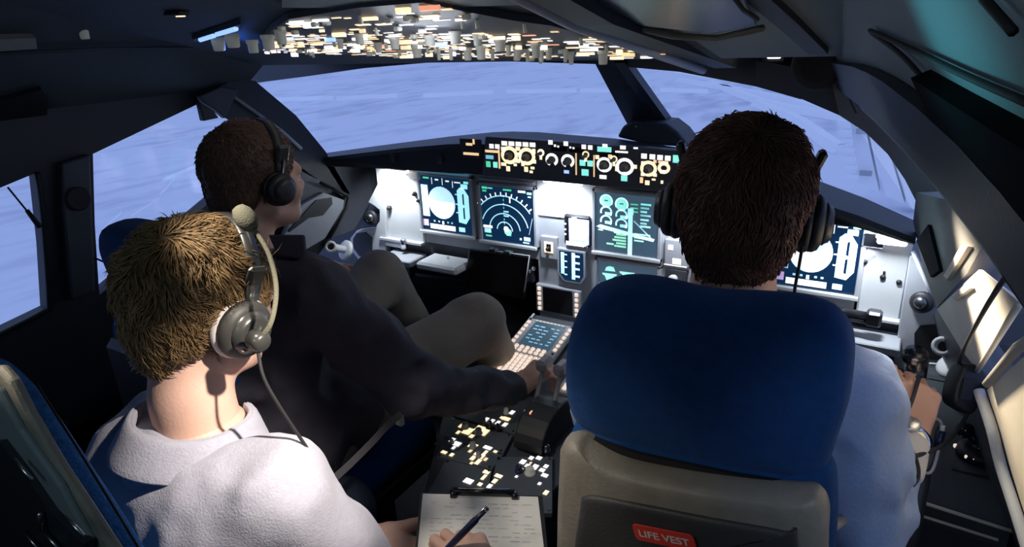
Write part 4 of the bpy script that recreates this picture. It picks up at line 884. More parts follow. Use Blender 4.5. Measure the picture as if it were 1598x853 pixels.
t = empty('led_lamp', aty(1208, 87, -.16), 'tiny bright bluish lamp on the dark frame above the right windscreen', 'lamp')
mb = MB(); mb.use('e_white_hot'); mb.box(aty(1208, 87, -.16), (.028, .01, .012), bev=.002); sub(mb, 'lens', t)
mb = MB(); mb.use('black'); mb.box(aty(1208, 87, -.15), (.05, .014, .03), bev=.003); sub(mb, 'body', t)
t = empty('ceiling_speaker', aty(1268, 105, -.22), 'dark round swivel unit on the frame above the right windscreen corner', 'speaker')
c = aty(1272, 104, -.25); mb = MB(); mb.use('rubber'); mb.lathe(c+V(0, .03, 0), CX-c, [(0, .045), (.03, .05), (.05, .044), (.055, .032), (.05, .026)], 24); sub(mb, 'housing', t, True)
mb = MB(); mb.use('frame_black'); mb.box(c+V(.0, .02, .035), (.11, .05, .03), bev=.01); sub(mb, 'bracket', t)
mb = MB(); mb.use('steel'); mb.lathe(aty(1327, 111, -.26), (0, -1, .2), [(0, .006), (.003, .005)], 10); o = mb.build('chrome_fastener', smooth=True); tag(o, 'tiny shiny fastener beside the dark swivel unit', 'fastener')
a, c = atp(1281, 50, PO), atp(1298, 78, PO)
a = aty(1281, 48, -.45); c = aty(1299, 80, -.40); mb = MB(); mb.use('metal_dark'); mb.tube([a, c], .005, 8); mb.tube([a, a+V(0, .02, .03)], .004, 8); o = mb.build('assist_handle', smooth=True); tag(o, 'small dark handle stub on the teal lining above the right windscreen', 'handle')
# left wall details
t = empty('window_latch', atx(325, 165, -1.0), 'dark angular window latch hanging at the top of the left windscreen pillar', 'latch')
mb = MB(); mb.use('frame_blue'); mb.prism([atx(u, v, -1.0) for u, v in ((311, 150), (345, 135), (372, 140), (352, 185), (337, 172), (318, 160))], (-.02, 0, 0)); mod_bevel(sub(mb, 'bracket', t), .003)
mb = MB(); mb.use('black'); mb.prism([atx(u, v, -.995) for u, v in ((311, 158), (334, 172), (342, 184), (318, 189))], (-.02, 0, 0)); mod_bevel(sub(mb, 'grip', t), .003)
mb = MB(); mb.use('black'); mb.prism([atp(u, v, (PL[0]+V(.01, 0, -.008), PL[1])) for u, v in ((-60, 175), (66, 140), (75, 150), (73, 190), (-60, 245))], (-.01, 0, .01)); struct(mb, 'trim_30')
mb = MB(); mb.use('seat_shell'); mb.prism([atp(u, v, (PL[0]+V(.012, 0, -.008), PL[1])) for u, v in ((-30, 62), (56, 60), (58, 76), (-30, 82))], (-.01, 0, .01)); struct(mb, 'trim_31')
mb = MB(); mb.use('panel_dark'); mb.tube([atp(u, v, (PL[0]+V(.006, 0, -.004), PL[1])) for u, v in ((0, 84), (160, 76), (320, 74), (400, 84))], .004, 6); struct(mb, 'trim_32', True)
t = empty('blind_cord', atx(40, 330, -1.03), 'thin dark cord with a toggle hanging across the rear left window', 'cord')
mb = MB(); mb.use('rubber'); mb.tube([atx(12, 292, -1.03), atx(43, 330, -1.03)], .0022, 6); sub(mb, 'cord', t, True)
mb = MB(); mb.use('rubber'); mb.tube([atx(42, 328, -1.03), atx(62, 354, -1.03)], [.005, .007], 8); sub(mb, 'toggle', t, True)
mb = MB(); mb.use('rubber'); mb.tube([atx(147, 402, -1.03), atx(178, 415, -1.0)], .0025, 6); o = mb.build('cord', smooth=True); tag(o, 'short thin dark cord beside the left blue headrest', 'cord')

# ================================================================ SEATS
def cushion(mb, outl, nvec, thick, rnd_=.3, bulge=.0):
    """rounded pad from an outline (list of 3D points), thick along nvec"""
    P = np.array(outl, float); P = np.array(spline(list(P)+[P[0]], 5)[:-1]); c = P.mean(0); nv = nrm(nvec); n_ = len(P); vs = []; rings = []
    prof = [(0, .78), (.03, .9), (.12, .965), (.3, .995), (.5, 1.), (.7, .995), (.88, .965), (.97, .9), (1, .78)]
    for h, sc in prof:
        rings.append(c+(P-c)*sc+nv*(h*thick))
    f0 = [c+(P-c)*s_+nv*(-bulge*(1-s_)) for s_ in (.35, .6)]; f1 = [c+(P-c)*s_+nv*(thick+bulge*(1-s_)) for s_ in (.6, .35)]
    rings = [f0[0], f0[1]]+rings+f1
    for r_ in rings: vs += list(r_)
    k = len(rings); fs = [[i*n_+j, i*n_+(j+1) % n_, (i+1)*n_+(j+1) % n_, (i+1)*n_+j] for i in range(k-1) for j in range(n_)]
    vs += [c-nv*bulge, c+nv*(thick+bulge)]; a = k*n_
    fs += [[a, (j+1) % n_, j] for j in range(n_)]+[[a+1, (k-1)*n_+j, (k-1)*n_+(j+1) % n_] for j in range(n_)]
    return mb.add(vs, fs)
# --- right pilot seat
t = empty('pilot_seat', (.55, -.85, 0), 'blue pilot seat with a pale shell and red label, in the right foreground', 'seat')
PS = plane((.55, -1.0, 1.0), (1, 0, 0), nrm(V(0, -.16, 1))); bk = nrm(V(0, 1, .16))
px = [(908, 470), (945, 459), (1000, 463), (1090, 484), (1180, 491), (1250, 499), (1303, 520), (1326, 562), (1322, 640), (1304, 700), (1285, 752), (1262, 764), (1200, 751), (1100, 737), (1000, 715), (910, 680), (880, 645), (872, 580), (884, 515)]
mb = MB(); mb.use('seat_blue'); cushion(mb, [atp(u, v, PS) for u, v in px], bk, .075, bulge=.006); sub(mb, 'headrest', t, True)
PS2 = plane((.55, -.985, .9), (1, 0, 0), nrm(V(0, -.12, 1)))
px = [(890, 670), (1000, 690), (1200, 735), (1275, 735), (1297, 745), (1303, 790), (1300, 880), (1285, 1010), (880, 1010), (868, 820), (872, 720)]
mb = MB(); mb.use('seat_blue'); cushion(mb, [atp(u, v, PS2) for u, v in px], bk, .05, bulge=.004); sub(mb, 'backrest', t, True)
PS3 = plane((.55, -1.02, .8), (1, 0, 0), nrm(V(0, -.10, 1)))
px = [(866, 712), (874, 699), (892, 700), (912, 716), (960, 741), (1050, 762), (1150, 778), (1240, 788), (1274, 792), (1288, 815), (1288, 860), (1276, 1010), (1200, 1060), (950, 1040), (866, 1010), (862, 850)]
mb = MB(); mb.use('seat_shell'); cushion(mb, [atp(u, v, PS3) for u, v in px], bk, .055, bulge=.0); sub(mb, 'back_shell', t, True)
PS4 = plane((.55, -1.030, .8), (1, 0, 0), nrm(V(0, -.10, 1)))
px = [(905, 780), (925, 778), (1000, 792), (1100, 812), (1225, 835), (1243, 845), (1240, 1000), (1100, 1010), (900, 980), (893, 880)]
mb = MB(); mb.use('seat_panel'); cushion(mb, [atp(u, v, PS4) for u, v in px], bk, .012); sub(mb, 'back_panel', t, True)
mb = MB(); mb.use('black'); mb.prism([atp(u, v, PS2)+V(0, -.004, 0) for u, v in ((905, 676), (1000, 706), (1150, 738), (1268, 756), (1280, 795), (1150, 778), (960, 742), (905, 700))], bk*.02); sub(mb, 'back_gap_panel', t)
lc = atp(1037, 836, PS4)+V(0, -.004, 0); a = atp(1087, 846, PS4)+V(0, -.004, 0); ux = nrm(a-lc); uy = nrm(np.cross(bk, ux)); uy = uy if uy[2] > 0 else -uy
LF = Frame(lc, ux, uy, -bk)
mb = MB(); mb.use('red_label'); w2, h2 = .046, .0155
pts = []
for sx, sy, a0 in ((1, 1, 0), (-1, 1, 90), (-1, -1, 180), (1, -1, 270)):
    for k in range(5): an = math.radians(a0+22.5*k); pts.append((sx*(w2-.007)+.007*math.cos(an), sy*(h2-.007)+.007*math.sin(an)))
mb.prism([LF.p(a, b_, 0) for a, b_ in pts], -LF.n*.002); lab = sub(mb, 'label_sticker', t, label='red rounded sticker with white lettering')
text_mesh('LIFE VEST', LF, 0, .000, .0185, 'lettering', 'white', lab, .0008, sx=1.0)
mb = MB(); mb.use('seat_blue'); mb.box((.55, -.68, .44), (.46, .50, .10), bev=.03); sub(mb, 'seat_cushion', t, True)
mb = MB(); mb.use('panel_dark'); mb.box((.55, -.70, .36), (.44, .46, .07), bev=.01); mb.box((.55, -.72, .17), (.20, .26, .33), bev=.01); mb.box((.55, -.72, .02), (.36, .40, .04), bev=.005); sub(mb, 'base', t)
mb = MB(); mb.use('steel'); mb.tube([aty(1338, 806, -.86), aty(1322, 865, -.90), aty(1310, 920, -.93)], [.012, .011, .011], 12); sub(mb, 'armrest_tube', t, True)
mb = MB(); mb.use('grey_plastic'); mb.tube([aty(1296, 822, -.95), aty(1325, 804, -.88)], .008, 10); sub(mb, 'armrest_hinge', t, True)
# --- left pilot seat
t = empty('pilot_seat', (-.45, -.95, 0), 'blue pilot seat carrying the man in the dark shirt on the left', 'seat')
c0 = V(-.455, -1.13, 0)
def rrect(cx_, cz, w, h, y, lean=0, r_=.08):
    out = []
    for sx, sz, a0 in ((1, 1, 0), (-1, 1, 90), (-1, -1, 180), (1, -1, 270)):
        for k in range(4): an = math.radians(a0+30*k); x = cx_+sx*(w/2-r_)+r_*math.cos(an); z = cz+sz*(h/2-r_)+r_*math.sin(an); out.append(V(x, y-lean*(z-cz), z))
    return out
mb = MB(); mb.use('seat_blue'); cushion(mb, rrect(-.40, 1.045, .34, .22, -1.165, .15), (0, 1, .1), .08, bulge=.005); sub(mb, 'headrest', t, True)
mb = MB(); mb.use('seat_blue'); cushion(mb, rrect(-.50, .70, .36, .50, -1.12, .12), (0, 1, .1), .10, bulge=.01); sub(mb, 'backrest', t, True)
mb = MB(); mb.use('seat_blue'); mb.box((-.42, -.84, .47), (.40, .46, .10), bev=.03); sub(mb, 'seat_cushion', t, True)
mb = MB(); mb.use('panel_dark'); mb.box((-.41, -.84, .41), (.38, .42, .06), bev=.01); mb.box((-.38, -.88, .2), (.20, .26, .38), bev=.01); mb.box((-.38, -.88, .02), (.30, .36, .04), bev=.005); sub(mb, 'base', t)
mb = MB(); mb.use('seat_panel'); mb.box((-.50, -1.145, .68), (.32, .04, .42), bev=.015); sub(mb, 'back_shell', t)
# --- observer seat at lower left
t = empty('observer_seat', (-.2, -1.45, 0), 'blue padded observer seat back seen edge-on in the lower left corner', 'seat')
YB = -1.512
def oz(px, ext, y): return [aty(u, v, y) for u, v in px]+[V(x, y, z) for x, z in ext]
bk = nrm(V(.0, 1, .0))
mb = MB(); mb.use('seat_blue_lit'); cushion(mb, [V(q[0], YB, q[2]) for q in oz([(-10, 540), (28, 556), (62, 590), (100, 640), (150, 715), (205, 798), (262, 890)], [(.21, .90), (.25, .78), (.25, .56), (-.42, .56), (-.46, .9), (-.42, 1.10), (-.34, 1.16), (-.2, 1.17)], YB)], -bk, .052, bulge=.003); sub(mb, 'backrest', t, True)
mb = MB(); mb.use('seat_shell'); mb.prism(oz([(-5, 574), (14, 596), (38, 644), (86, 726), (138, 805), (190, 885)], [(.14, .85), (.2, .75), (.2, .57), (-.38, .57), (-.42, .9), (-.38, 1.09), (-.3, 1.13), (-.2, 1.14)], YB-.058), (0, .010, 0)); mod_bevel(sub(mb, 'back_shell', t), .004)
mb = MB(); mb.use('lining'); mb.prism(oz([(-5, 608), (30, 672), (92, 760), (140, 845)], [(.05, .85), (.1, .75), (.1, .6), (-.34, .6), (-.36, .9), (-.3, 1.08), (-.2, 1.11)], YB-.064), (0, .008, 0)); mod_bevel(sub(mb, 'back_panel', t), .003)
mb = MB(); mb.use('frame_black'); mb.prism(oz([(0, 690), (40, 742), (80, 800), (130, 850)], [(.0, .85), (.05, .62), (-.3, .62), (-.32, .9), (-.25, 1.02)], YB-.070), (0, .008, 0)); sub(mb, 'recess_panel', t)
for a, c, w in (((22, 716), (50, 748), .0022), ((103, 806), (130, 835), .0022), ((62, 800), (66, 826), .003), ((66, 828), (92, 856), .002), ((35, 828), (60, 856), .0015)):
    mb = MB(); mb.use('metal'); mb.tube([aty(*a, YB-.074), aty(*c, YB-.074)], w*.8, 6); sub(mb, 'metal_strip', t, True)
mb = MB(); mb.use('rubber'); mb.tube(spline([aty(u, v, YB-.018)+V(.0, 0, 0) for u, v in ((58, 600), (82, 638), (124, 704), (176, 788), (222, 864))], 5), .0012, 5); sub(mb, 'seam', t, True)
mb = MB(); mb.use('seat_blue'); mb.box((-.10, -1.31, .44), (.38, .30, .10), bev=.03); sub(mb, 'seat_cushion', t, True)
mb = MB(); mb.use('panel_dark'); mb.box((-.10, -1.31, .36), (.36, .28, .06), bev=.01); mb.box((-.12, -1.28, .17), (.16, .2, .34), bev=.01); mb.box((-.12, -1.48, .55), (.3, .05, .40), bev=.01); sub(mb, 'base', t)

# ================================================================ RIGHT CONSOLE ITEMS
t = empty('steering_tiller', atz(1522, 700, .62), 'black steering tiller with a ball knob and lit marks on the right console', 'tiller')
c = atz(1524, 712, .622); mb = MB(); mb.use('black'); mb.lathe(c, (0, 0, 1), [(0, .036), (.012, .038), (.02, .034), (.024, .02)], 22); sub(mb, 'base', t, True)
mb = MB(); mb.use('black_gloss'); hub = c+V(0, 0, .03); mb.tube([c+V(0, 0, .01), hub], .012, 10); mb.tube([hub, hub+V(-.024, .014, .012)], .008, 8); mb.lathe(hub+V(-.026, .014, .0), (0, 0, 1), [(0, .006), (.006, .014), (.016, .017), (.026, .013), (.03, .004)], 16); mb.tube([hub, hub+V(.028, .006, .008)], [.010, .008], 8); sub(mb, 'handle', t, True)
g = MB()
for dx, dy in ((-.036, .002), (-.018, -.028), (-.006, -.032), (.004, -.030), (.036, .006)): g.use('key_white'); g.box(c+V(dx, dy, .012), (.010, .008, .008), bev=.002)
sub(g, 'position_marks', t)
mb = MB(); mb.use('black'); a, b_ = atz(1498, 742, .62), atz(1556, 742, .62); mb.box((a+b_)/2, (.085, .006, .004)); o = struct(mb, 'trim_33')
# stick, armrest
t = empty('side_stick', atz(1436, 640, .62), 'black side stick gripped by the right pilot', 'control stick')
sg = V(.800, -.618, .893); sb = V(.806, -.60, .62)
mb = MB(); mb.use('rubber'); mb.lathe(sb, (0, 0, 1), [(0, .045), (.02, .04), (.04, .028), (.07, .016)], 20); sub(mb, 'boot', t, True)
mb = MB(); mb.use('black_gloss'); mb.tube([sb+V(0, 0, .05), sb*.5+sg*.5, sg, sg+V(-.002, .012, .035)], [.012, .013, .017, .018], 14); mb.lathe(sg+V(-.004, .012, .03), (-.1, -.2, 1), [(0, .018), (.012, .020), (.02, .014)], 16); sub(mb, 'grip', t, True)
mb = MB(); mb.use('steel'); mb.box(sg+V(-.004, -.008, .035), (.010, .006, .012), bev=.002); sub(mb, 'button', t)
t = empty('armrest', atd(1448, 695, 1.1), 'pale olive armrest under the right pilot\'s wrist', 'armrest')
q = [atd(u, v, 1.12) for u, v in ((1432, 672), (1456, 652), (1468, 658), (1466, 690), (1454, 732), (1440, 738), (1426, 730), (1420, 700))]
mb = MB(); mb.use('olive_plastic'); cushion(mb, q, -_F, -.06); sub(mb, 'pad', t, True)
mb = MB(); mb.use('cup_white'); mb.tube(spline([atd(u, v, 1.105) for u, v in ((1455, 650), (1469, 660), (1467, 690), (1455, 733), (1441, 738))], 4), .0028, 6); sub(mb, 'rim', t, True)
mb = MB(); mb.use('panel_dark'); c = atd(1445, 715, 1.14); mb.tube([c, V(c[0]+.01, c[1]-.02, .3)], .012, 10); sub(mb, 'post', t, True)
# hand microphone and its cord
t = empty('hand_microphone', atd(1515, 605, 1.1), 'black box-shaped hand microphone hanging by the cream wall on the right', 'microphone')
q = [atd(u, v, 1.04) for u, v in ((1507, 568), (1530, 570), (1543, 586), (1536, 610), (1522, 646), (1502, 642), (1489, 628), (1495, 595))]
mb = MB(); mb.use('black'); cushion(mb, q, _F, .035); sub(mb, 'body', t, True)
mb = MB(); mb.use('rubber'); mb.prism([atd(u, v, 1.036) for u, v in ((1505, 590), (1526, 592), (1515, 625), (1498, 622))], _F*.004); sub(mb, 'grille', t)
mb = MB(); mb.use('rubber'); mb.tube(spline([atp(u, v, PW)+V(-.022, 0, 0) for u, v in ((1518, 578), (1535, 545), (1565, 500), (1600, 455), (1640, 410))], 6), .0028, 8); o = mb.build('hanging_cord', smooth=True); tag(o, 'thin dark cord running diagonally across the cream blind', 'cord')
mb = MB(); mb.use('rubber')
mb.tube(spline([atd(u, v, tt) for u, v, tt in ((1512, 640, 1.07), (1498, 665, 1.07), (1475, 692, 1.05), (1450, 704, 1.0), (1425, 712, .96), (1402, 714, .955), (1393, 700, .955), (1397, 676, .96), (1411, 652, .98), (1424, 622, 1.00), (1434, 590, 1.04))], 6), .0032, 8)
o = mb.build('microphone_cable', smooth=True); tag(o, 'black looping cable draped over the right pilot\'s wrist', 'cable')
mb = MB(); mb.use('rubber')
mb.tube(spline([atd(u, v, tt) for u, v, tt in ((1396, 664, .97), (1408, 680, .955), (1424, 703, .95), (1433, 728, .945), (1432, 748, .94), (1420, 762, .935))], 6), .0025, 8)
o = mb.build('headset_cable', smooth=True); tag(o, 'thin dark cable hanging over the right pilot\'s pale cuff', 'cable')
t = empty('pen', atd(1470, 676, 1.07), 'dark blue pen with a pale tip leaning against the armrest', 'pen')
mb = MB(); mb.use('pen_blue'); mb.tube([atd(1462, 700, 1.08), atd(1470, 672, 1.08)], .006, 10); sub(mb, 'barrel', t, True)
mb = MB(); mb.use('white'); mb.tube([atd(1470, 672, 1.08), atd(1472, 663, 1.08)], .0035, 8); sub(mb, 'tip', t, True)
t = empty('white_bottle', atz(1528, 850, .45), 'white cylinder with a ring handle in the dark lower right corner', 'bottle')
c = atz(1528, 850, .5); mb = MB(); mb.use('white'); mb.lathe(V(c[0], c[1], .43), (0, 0, 1), [(0, .016), (.05, .016), (.06, .012)], 16); sub(mb, 'body', t, True)
mb = MB(); mb.use('cup_white'); cc = V(c[0], c[1], .50); F = Frame(cc, _R, _U, -_F); mb.tube([F.p(.020*math.cos(a), .018*math.sin(a)) for a in np.linspace(0, 2*PI, 21)], .0028, 6, cap=False); sub(mb, 'ring_handle', t, True)
# ================================================================ CLIPBOARD
cp = [atd(u, v, d) for u, v, d in ((660, 768, 1.20), (843, 773, 1.20), (868, 900, 1.06), (648, 895, 1.06))]
t = empty('clipboard', sum(cp)/4, 'clipboard with white sheets of handwritten notes held by the observer', 'clipboard')
ux = cp[1]-cp[0]; uy = cp[0]-cp[3]; CF = Frame(cp[3], ux, uy); 
if CF.n@_F > 0: CF.n = -CF.n
mb = MB(); mb.use('black'); mb.prism([CF.p(-.02, -.02, -.002), CF.p(1.02, -.02, -.002), CF.p(1.02, 1.01, -.002), CF.p(-.02, 1.01, -.002)], -CF.n*.004); sub(mb, 'board', t)
mb = MB(); mb.use('paper'); mb.prism([CF.p(0, 0, 0), CF.p(.995, 0, 0), CF.p(.98, .985, 0), CF.p(.0, .985, 0)], -CF.n*.002); pp = sub(mb, 'paper_sheet', t)
g = MB(); g.use('ink'); rr = random.Random(3)
for i in range(16):
    b_ = .86-.052*i
    a = .08
    while a < .9:
        w = rr.uniform(.02, .09)
        if rr.random() < .6 and not (i > 9 and a > .5): CF.rect(g, a, b_, min(a+w, .93), b_+.006+.006*rr.random(), .0006)
        a += w+.025
sub(g, 'handwriting', pp)
mb = MB(); mb.use('black_gloss'); a, c = CF.p(.26, 1.0, .006), CF.p(.78, 1.0, .006); mb.tube([a, c], .0065, 10); mb.tube([CF.p(.26, 1.0, .006), CF.p(.26, .93, .004)], .006, 8); mb.tube([CF.p(.78, 1.0, .006), CF.p(.78, .93, .004)], .006, 8); mb.prism([CF.p(.28, .97, .004), CF.p(.76, .97, .004), CF.p(.76, 1.02, .004), CF.p(.28, 1.02, .004)], -CF.n*.003); sub(mb, 'clip', t, True)
mb = MB(); mb.use('steel'); mb.tube([CF.p(.30, 1.012, .012), CF.p(.75, 1.012, .012)], .0015, 6); sub(mb, 'spring', t, True)
# ================================================================ PEOPLE
_rs = np.random.RandomState(5); _lat = _rs.rand(32, 32, 32)
def vnoise(P):
    i = np.floor(P).astype(int); f = P-i; f = f*f*(3-2*f); i &= 31; j = (i+1) & 31
    x0, y0, z0 = i[..., 0], i[..., 1], i[..., 2]; x1, y1, z1 = j[..., 0], j[..., 1], j[..., 2]; fx, fy, fz = f[..., 0], f[..., 1], f[..., 2]
    a = _lat[x0, y0, z0]*(1-fx)+_lat[x1, y0, z0]*fx; b = _lat[x0, y1, z0]*(1-fx)+_lat[x1, y1, z0]*fx
    c = _lat[x0, y0, z1]*(1-fx)+_lat[x1, y0, z1]*fx; d = _lat[x0, y1, z1]*(1-fx)+_lat[x1, y1, z1]*fx
    return (a*(1-fy)+b*fy)*(1-fz)+(c*(1-fy)+d*fy)*fz
class Field:
    def __init__(s, h): s.h = h; s.pr = []; s.lo = np.array([1e9]*3); s.hi = -s.lo
    def _a(s, fn, lo, hi, k, op):
        lo = np.array(lo, float)-(.02 if op != '-' else .02)-k; hi = np.array(hi, float)+.02+k; s.pr.append((fn, lo, hi, k, op))
        if op == '+': s.lo = np.minimum(s.lo, lo); s.hi = np.maximum(s.hi, hi)
        return s
    def rc(s, a, b, ra, rb, k=.01, op='+'):
        a = np.array(a, float); b = np.array(b, float); ab = b-a; L = max(ab@ab, 1e-9); r = max(ra, rb)
        def fn(P):
            t = np.clip(((P-a)@ab)/L, 0, 1); return np.linalg.norm(P-a-t[..., None]*ab, axis=-1)-(ra+(rb-ra)*t)
        return s._a(fn, np.minimum(a, b)-r, np.maximum(a, b)+r, k, op)
    def el(s, c, r, k=.01, op='+', R=None):
        c = np.array(c, float); r = np.array(r, float); R = np.eye(3) if R is None else R; m = r.max()
        def fn(P):
            q = (P-c)@R; k0 = np.linalg.norm(q/r, axis=-1); k1 = np.linalg.norm(q/(r*r), axis=-1)+1e-9; return k0*(k0-1)/k1
        return s._a(fn, c-m, c+m, k, op)
    def chain(s, pts, rs, k=.01):
        for i in range(len(pts)-1): s.rc(pts[i], pts[i+1], rs[i], rs[i+1], k)
        return s
    def mesh(s, disp=None):
        lo, hi, h = s.lo, s.hi, s.h; n = np.ceil((hi-lo)/h).astype(int)+1
        D = np.full(n, .05, np.float32); ax = [lo[i]+h*np.arange(n[i]) for i in range(3)]
        for fn, l, u, k, op in s.pr:
            i0 = np.maximum(((l-lo)/h).astype(int), 0); i1 = np.minimum(((u-lo)/h).astype(int)+2, n)
            if (i1 <= i0).any(): continue
            X, Y_, Z = np.meshgrid(ax[0][i0[0]:i1[0]], ax[1][i0[1]:i1[1]], ax[2][i0[2]:i1[2]], indexing='ij'); P = np.stack([X, Y_, Z], -1)
            d = fn(P); sl = tuple(slice(i0[j], i1[j]) for j in range(3)); o = D[sl]
            if op == '-': hh = np.clip(.5-.5*(o+d)/k, 0, 1); D[sl] = o*(1-hh)-d*hh+k*hh*(1-hh)
            else: hh = np.clip(.5+.5*(d-o)/k, 0, 1); D[sl] = d*(1-hh)+o*hh-k*hh*(1-hh); D[sl] = np.where(hh > 0, D[sl], d)
        if disp is not None:
            m = np.abs(D) < .03; idx = np.argwhere(m); P = lo+idx*h; D[m] += disp(P)
        ins = D < 0
        acc = np.zeros([*(n-1), 3]); cnt = np.zeros(n-1)
        I = np.indices(n-1).transpose(1, 2, 3, 0)
        for e in range(3):
            oth = [a for a in range(3) if a != e]
            for p in (0, 1):
                for q in (0, 1):
                    s0 = [slice(0, -1)]*3; s0[oth[0]] = slice(p, n[oth[0]]-1+p); s0[oth[1]] = slice(q, n[oth[1]]-1+q); s1 = list(s0); s1[e] = slice(1, None)
                    A = D[tuple(s0)]; B = D[tuple(s1)]; m = (A < 0) != (B < 0); t = np.where(m, A/(A-B+1e-12), 0)
                    off = np.zeros([*(n-1), 3]); off[..., e] = t; off[..., oth[0]] = p; off[..., oth[1]] = q
                    acc += np.where(m[..., None], off, 0); cnt += m
        act = cnt > 0; vid = -np.ones(n-1, int); vid[act] = np.arange(act.sum())
        Vt = lo+h*(I[act]+acc[act]/cnt[act][:, None]); F = []
        for e in range(3):
            a, b = [(1, 2), (2, 0), (0, 1)][e]
            s0 = [slice(1, -1)]*3; s0[e] = slice(0, -1); s1 = [slice(1, -1)]*3; s1[e] = slice(1, None)
            A = ins[tuple(s0)]; B = ins[tuple(s1)]
            for sg, m in ((1, A & ~B), (-1, ~A & B)):
                w = np.argwhere(m); 
                if not len(w): continue
                base = w+1; base[:, e] -= 1
                q = []
                for da, db in ((-1, -1), (0, -1), (0, 0), (-1, 0)):
                    c = base.copy(); c[:, a] += da; c[:, b] += db; q.append(vid[c[:, 0], c[:, 1], c[:, 2]])
                q = np.stack(q, 1); F.append(q if sg > 0 else q[:, ::-1])
        F = np.concatenate(F); return Vt, F
def smooth(Vt, F, it=1):
    for _ in range(it):
        S_ = np.zeros_like(Vt); c = np.zeros(len(Vt)); m = Vt[F].mean(1)
        for j in range(4): np.add.at(S_, F[:, j], m); np.add.at(c, F[:, j], 1)
        Vt = S_/np.maximum(c, 1)[:, None]
    return Vt
def mk(name, parts, parent=None, **tags):
    """parts: list of (verts, faces, material)"""
    vs = []; fs = []; mi = []; mats = []; o = 0
    for Vt, F, m in parts:
        if m not in mats: mats.append(m)
        vs.append(Vt); fs += (F+o).tolist(); mi += [mats.index(m)]*len(F); o += len(Vt)
    me = bpy.data.meshes.new(name); me.from_pydata(np.concatenate(vs).tolist(), [], fs)
    for m in mats: me.materials.append(M[m])
    me.polygons.foreach_set('material_index', mi); me.polygons.foreach_set('use_smooth', [True]*len(fs)); me.update()
    ob = bpy.data.objects.new(name, me); COL.objects.link(ob)
    if parent is not None: ob.parent = parent
    for k, v in tags.items(): ob[k] = v
    return ob
def rot(yaw, pitch=0, roll=0):
    """columns: local x (right), y (forward), z (up) in world. yaw>0 turns right, pitch>0 looks up, roll>0 tilts right"""
    y, p, r = [math.radians(a) for a in (yaw, pitch, roll)]
    Rz = np.array([[math.cos(y), math.sin(y), 0], [-math.sin(y), math.cos(y), 0], [0, 0, 1]]); Rx = np.array([[1, 0, 0], [0, math.cos(p), -math.sin(p)], [0, math.sin(p), math.cos(p)]]); Ry = np.array([[math.cos(r), 0, math.sin(r)], [0, 1, 0], [-math.sin(r), 0, math.cos(r)]])
    return Rz@Rx@Ry
def head_mesh(H, R, s, neck_to, h=.0032):
    f = Field(h/s)
    f.el((0, -.018, .030), (.077, .098, .088), .01).el((0, .030, -.035), (.060, .066, .082), .03).el((0, .040, -.080), (.045, .046, .030), .03)
    f.rc((-.05, .0, -.07), (-.02, .07, -.095), .018, .014, .02).rc((.05, .0, -.07), (.02, .07, -.095), .018, .014, .02).el((0, .078, -.100), (.018, .015, .015), .02)
    for sx in (-1, 1):
        f.el((sx*.044, .058, -.032), (.020, .022, .020), .02); f.rc((sx*.012, .088, .014), (sx*.042, .076, .014), .011, .010, .015)
        f.el((sx*.031, .098, -.004), (.019, .018, .013), .01, '-'); f.el((sx*.031, .076, -.006), (.0135, .0135, .0125), .003)
        f.el((sx*.079, -.008, -.012), (.009, .019, .031), .006, R=rot(-sx*18)); f.el((sx*.086, -.004, -.010), (.006, .010, .018), .004, '-')
        f.el((sx*.012, .100, -.036), (.010, .010, .008), .006)
    f.rc((0, .086, .006), (0, .108, -.030), .007, .012, .010)
    f.rc((-.016, .090, -.064), (.016, .090, -.064), .007, .007, .006).rc((-.013, .089, -.076), (.013, .089, -.076), .008, .008, .006)
    nb = R.T@(np.array(neck_to)-H)/s
    f.rc((0, -.030, -.055), (nb*.5+np.array((0, -.022, -.03))), .056, .055, .03).rc(nb*.5+np.array((0, -.022, -.03)), nb, .055, .068, .02)
    Vt, F = f.mesh(); Vt = smooth(Vt, F, 1); return H+s*(Vt@R.T), F
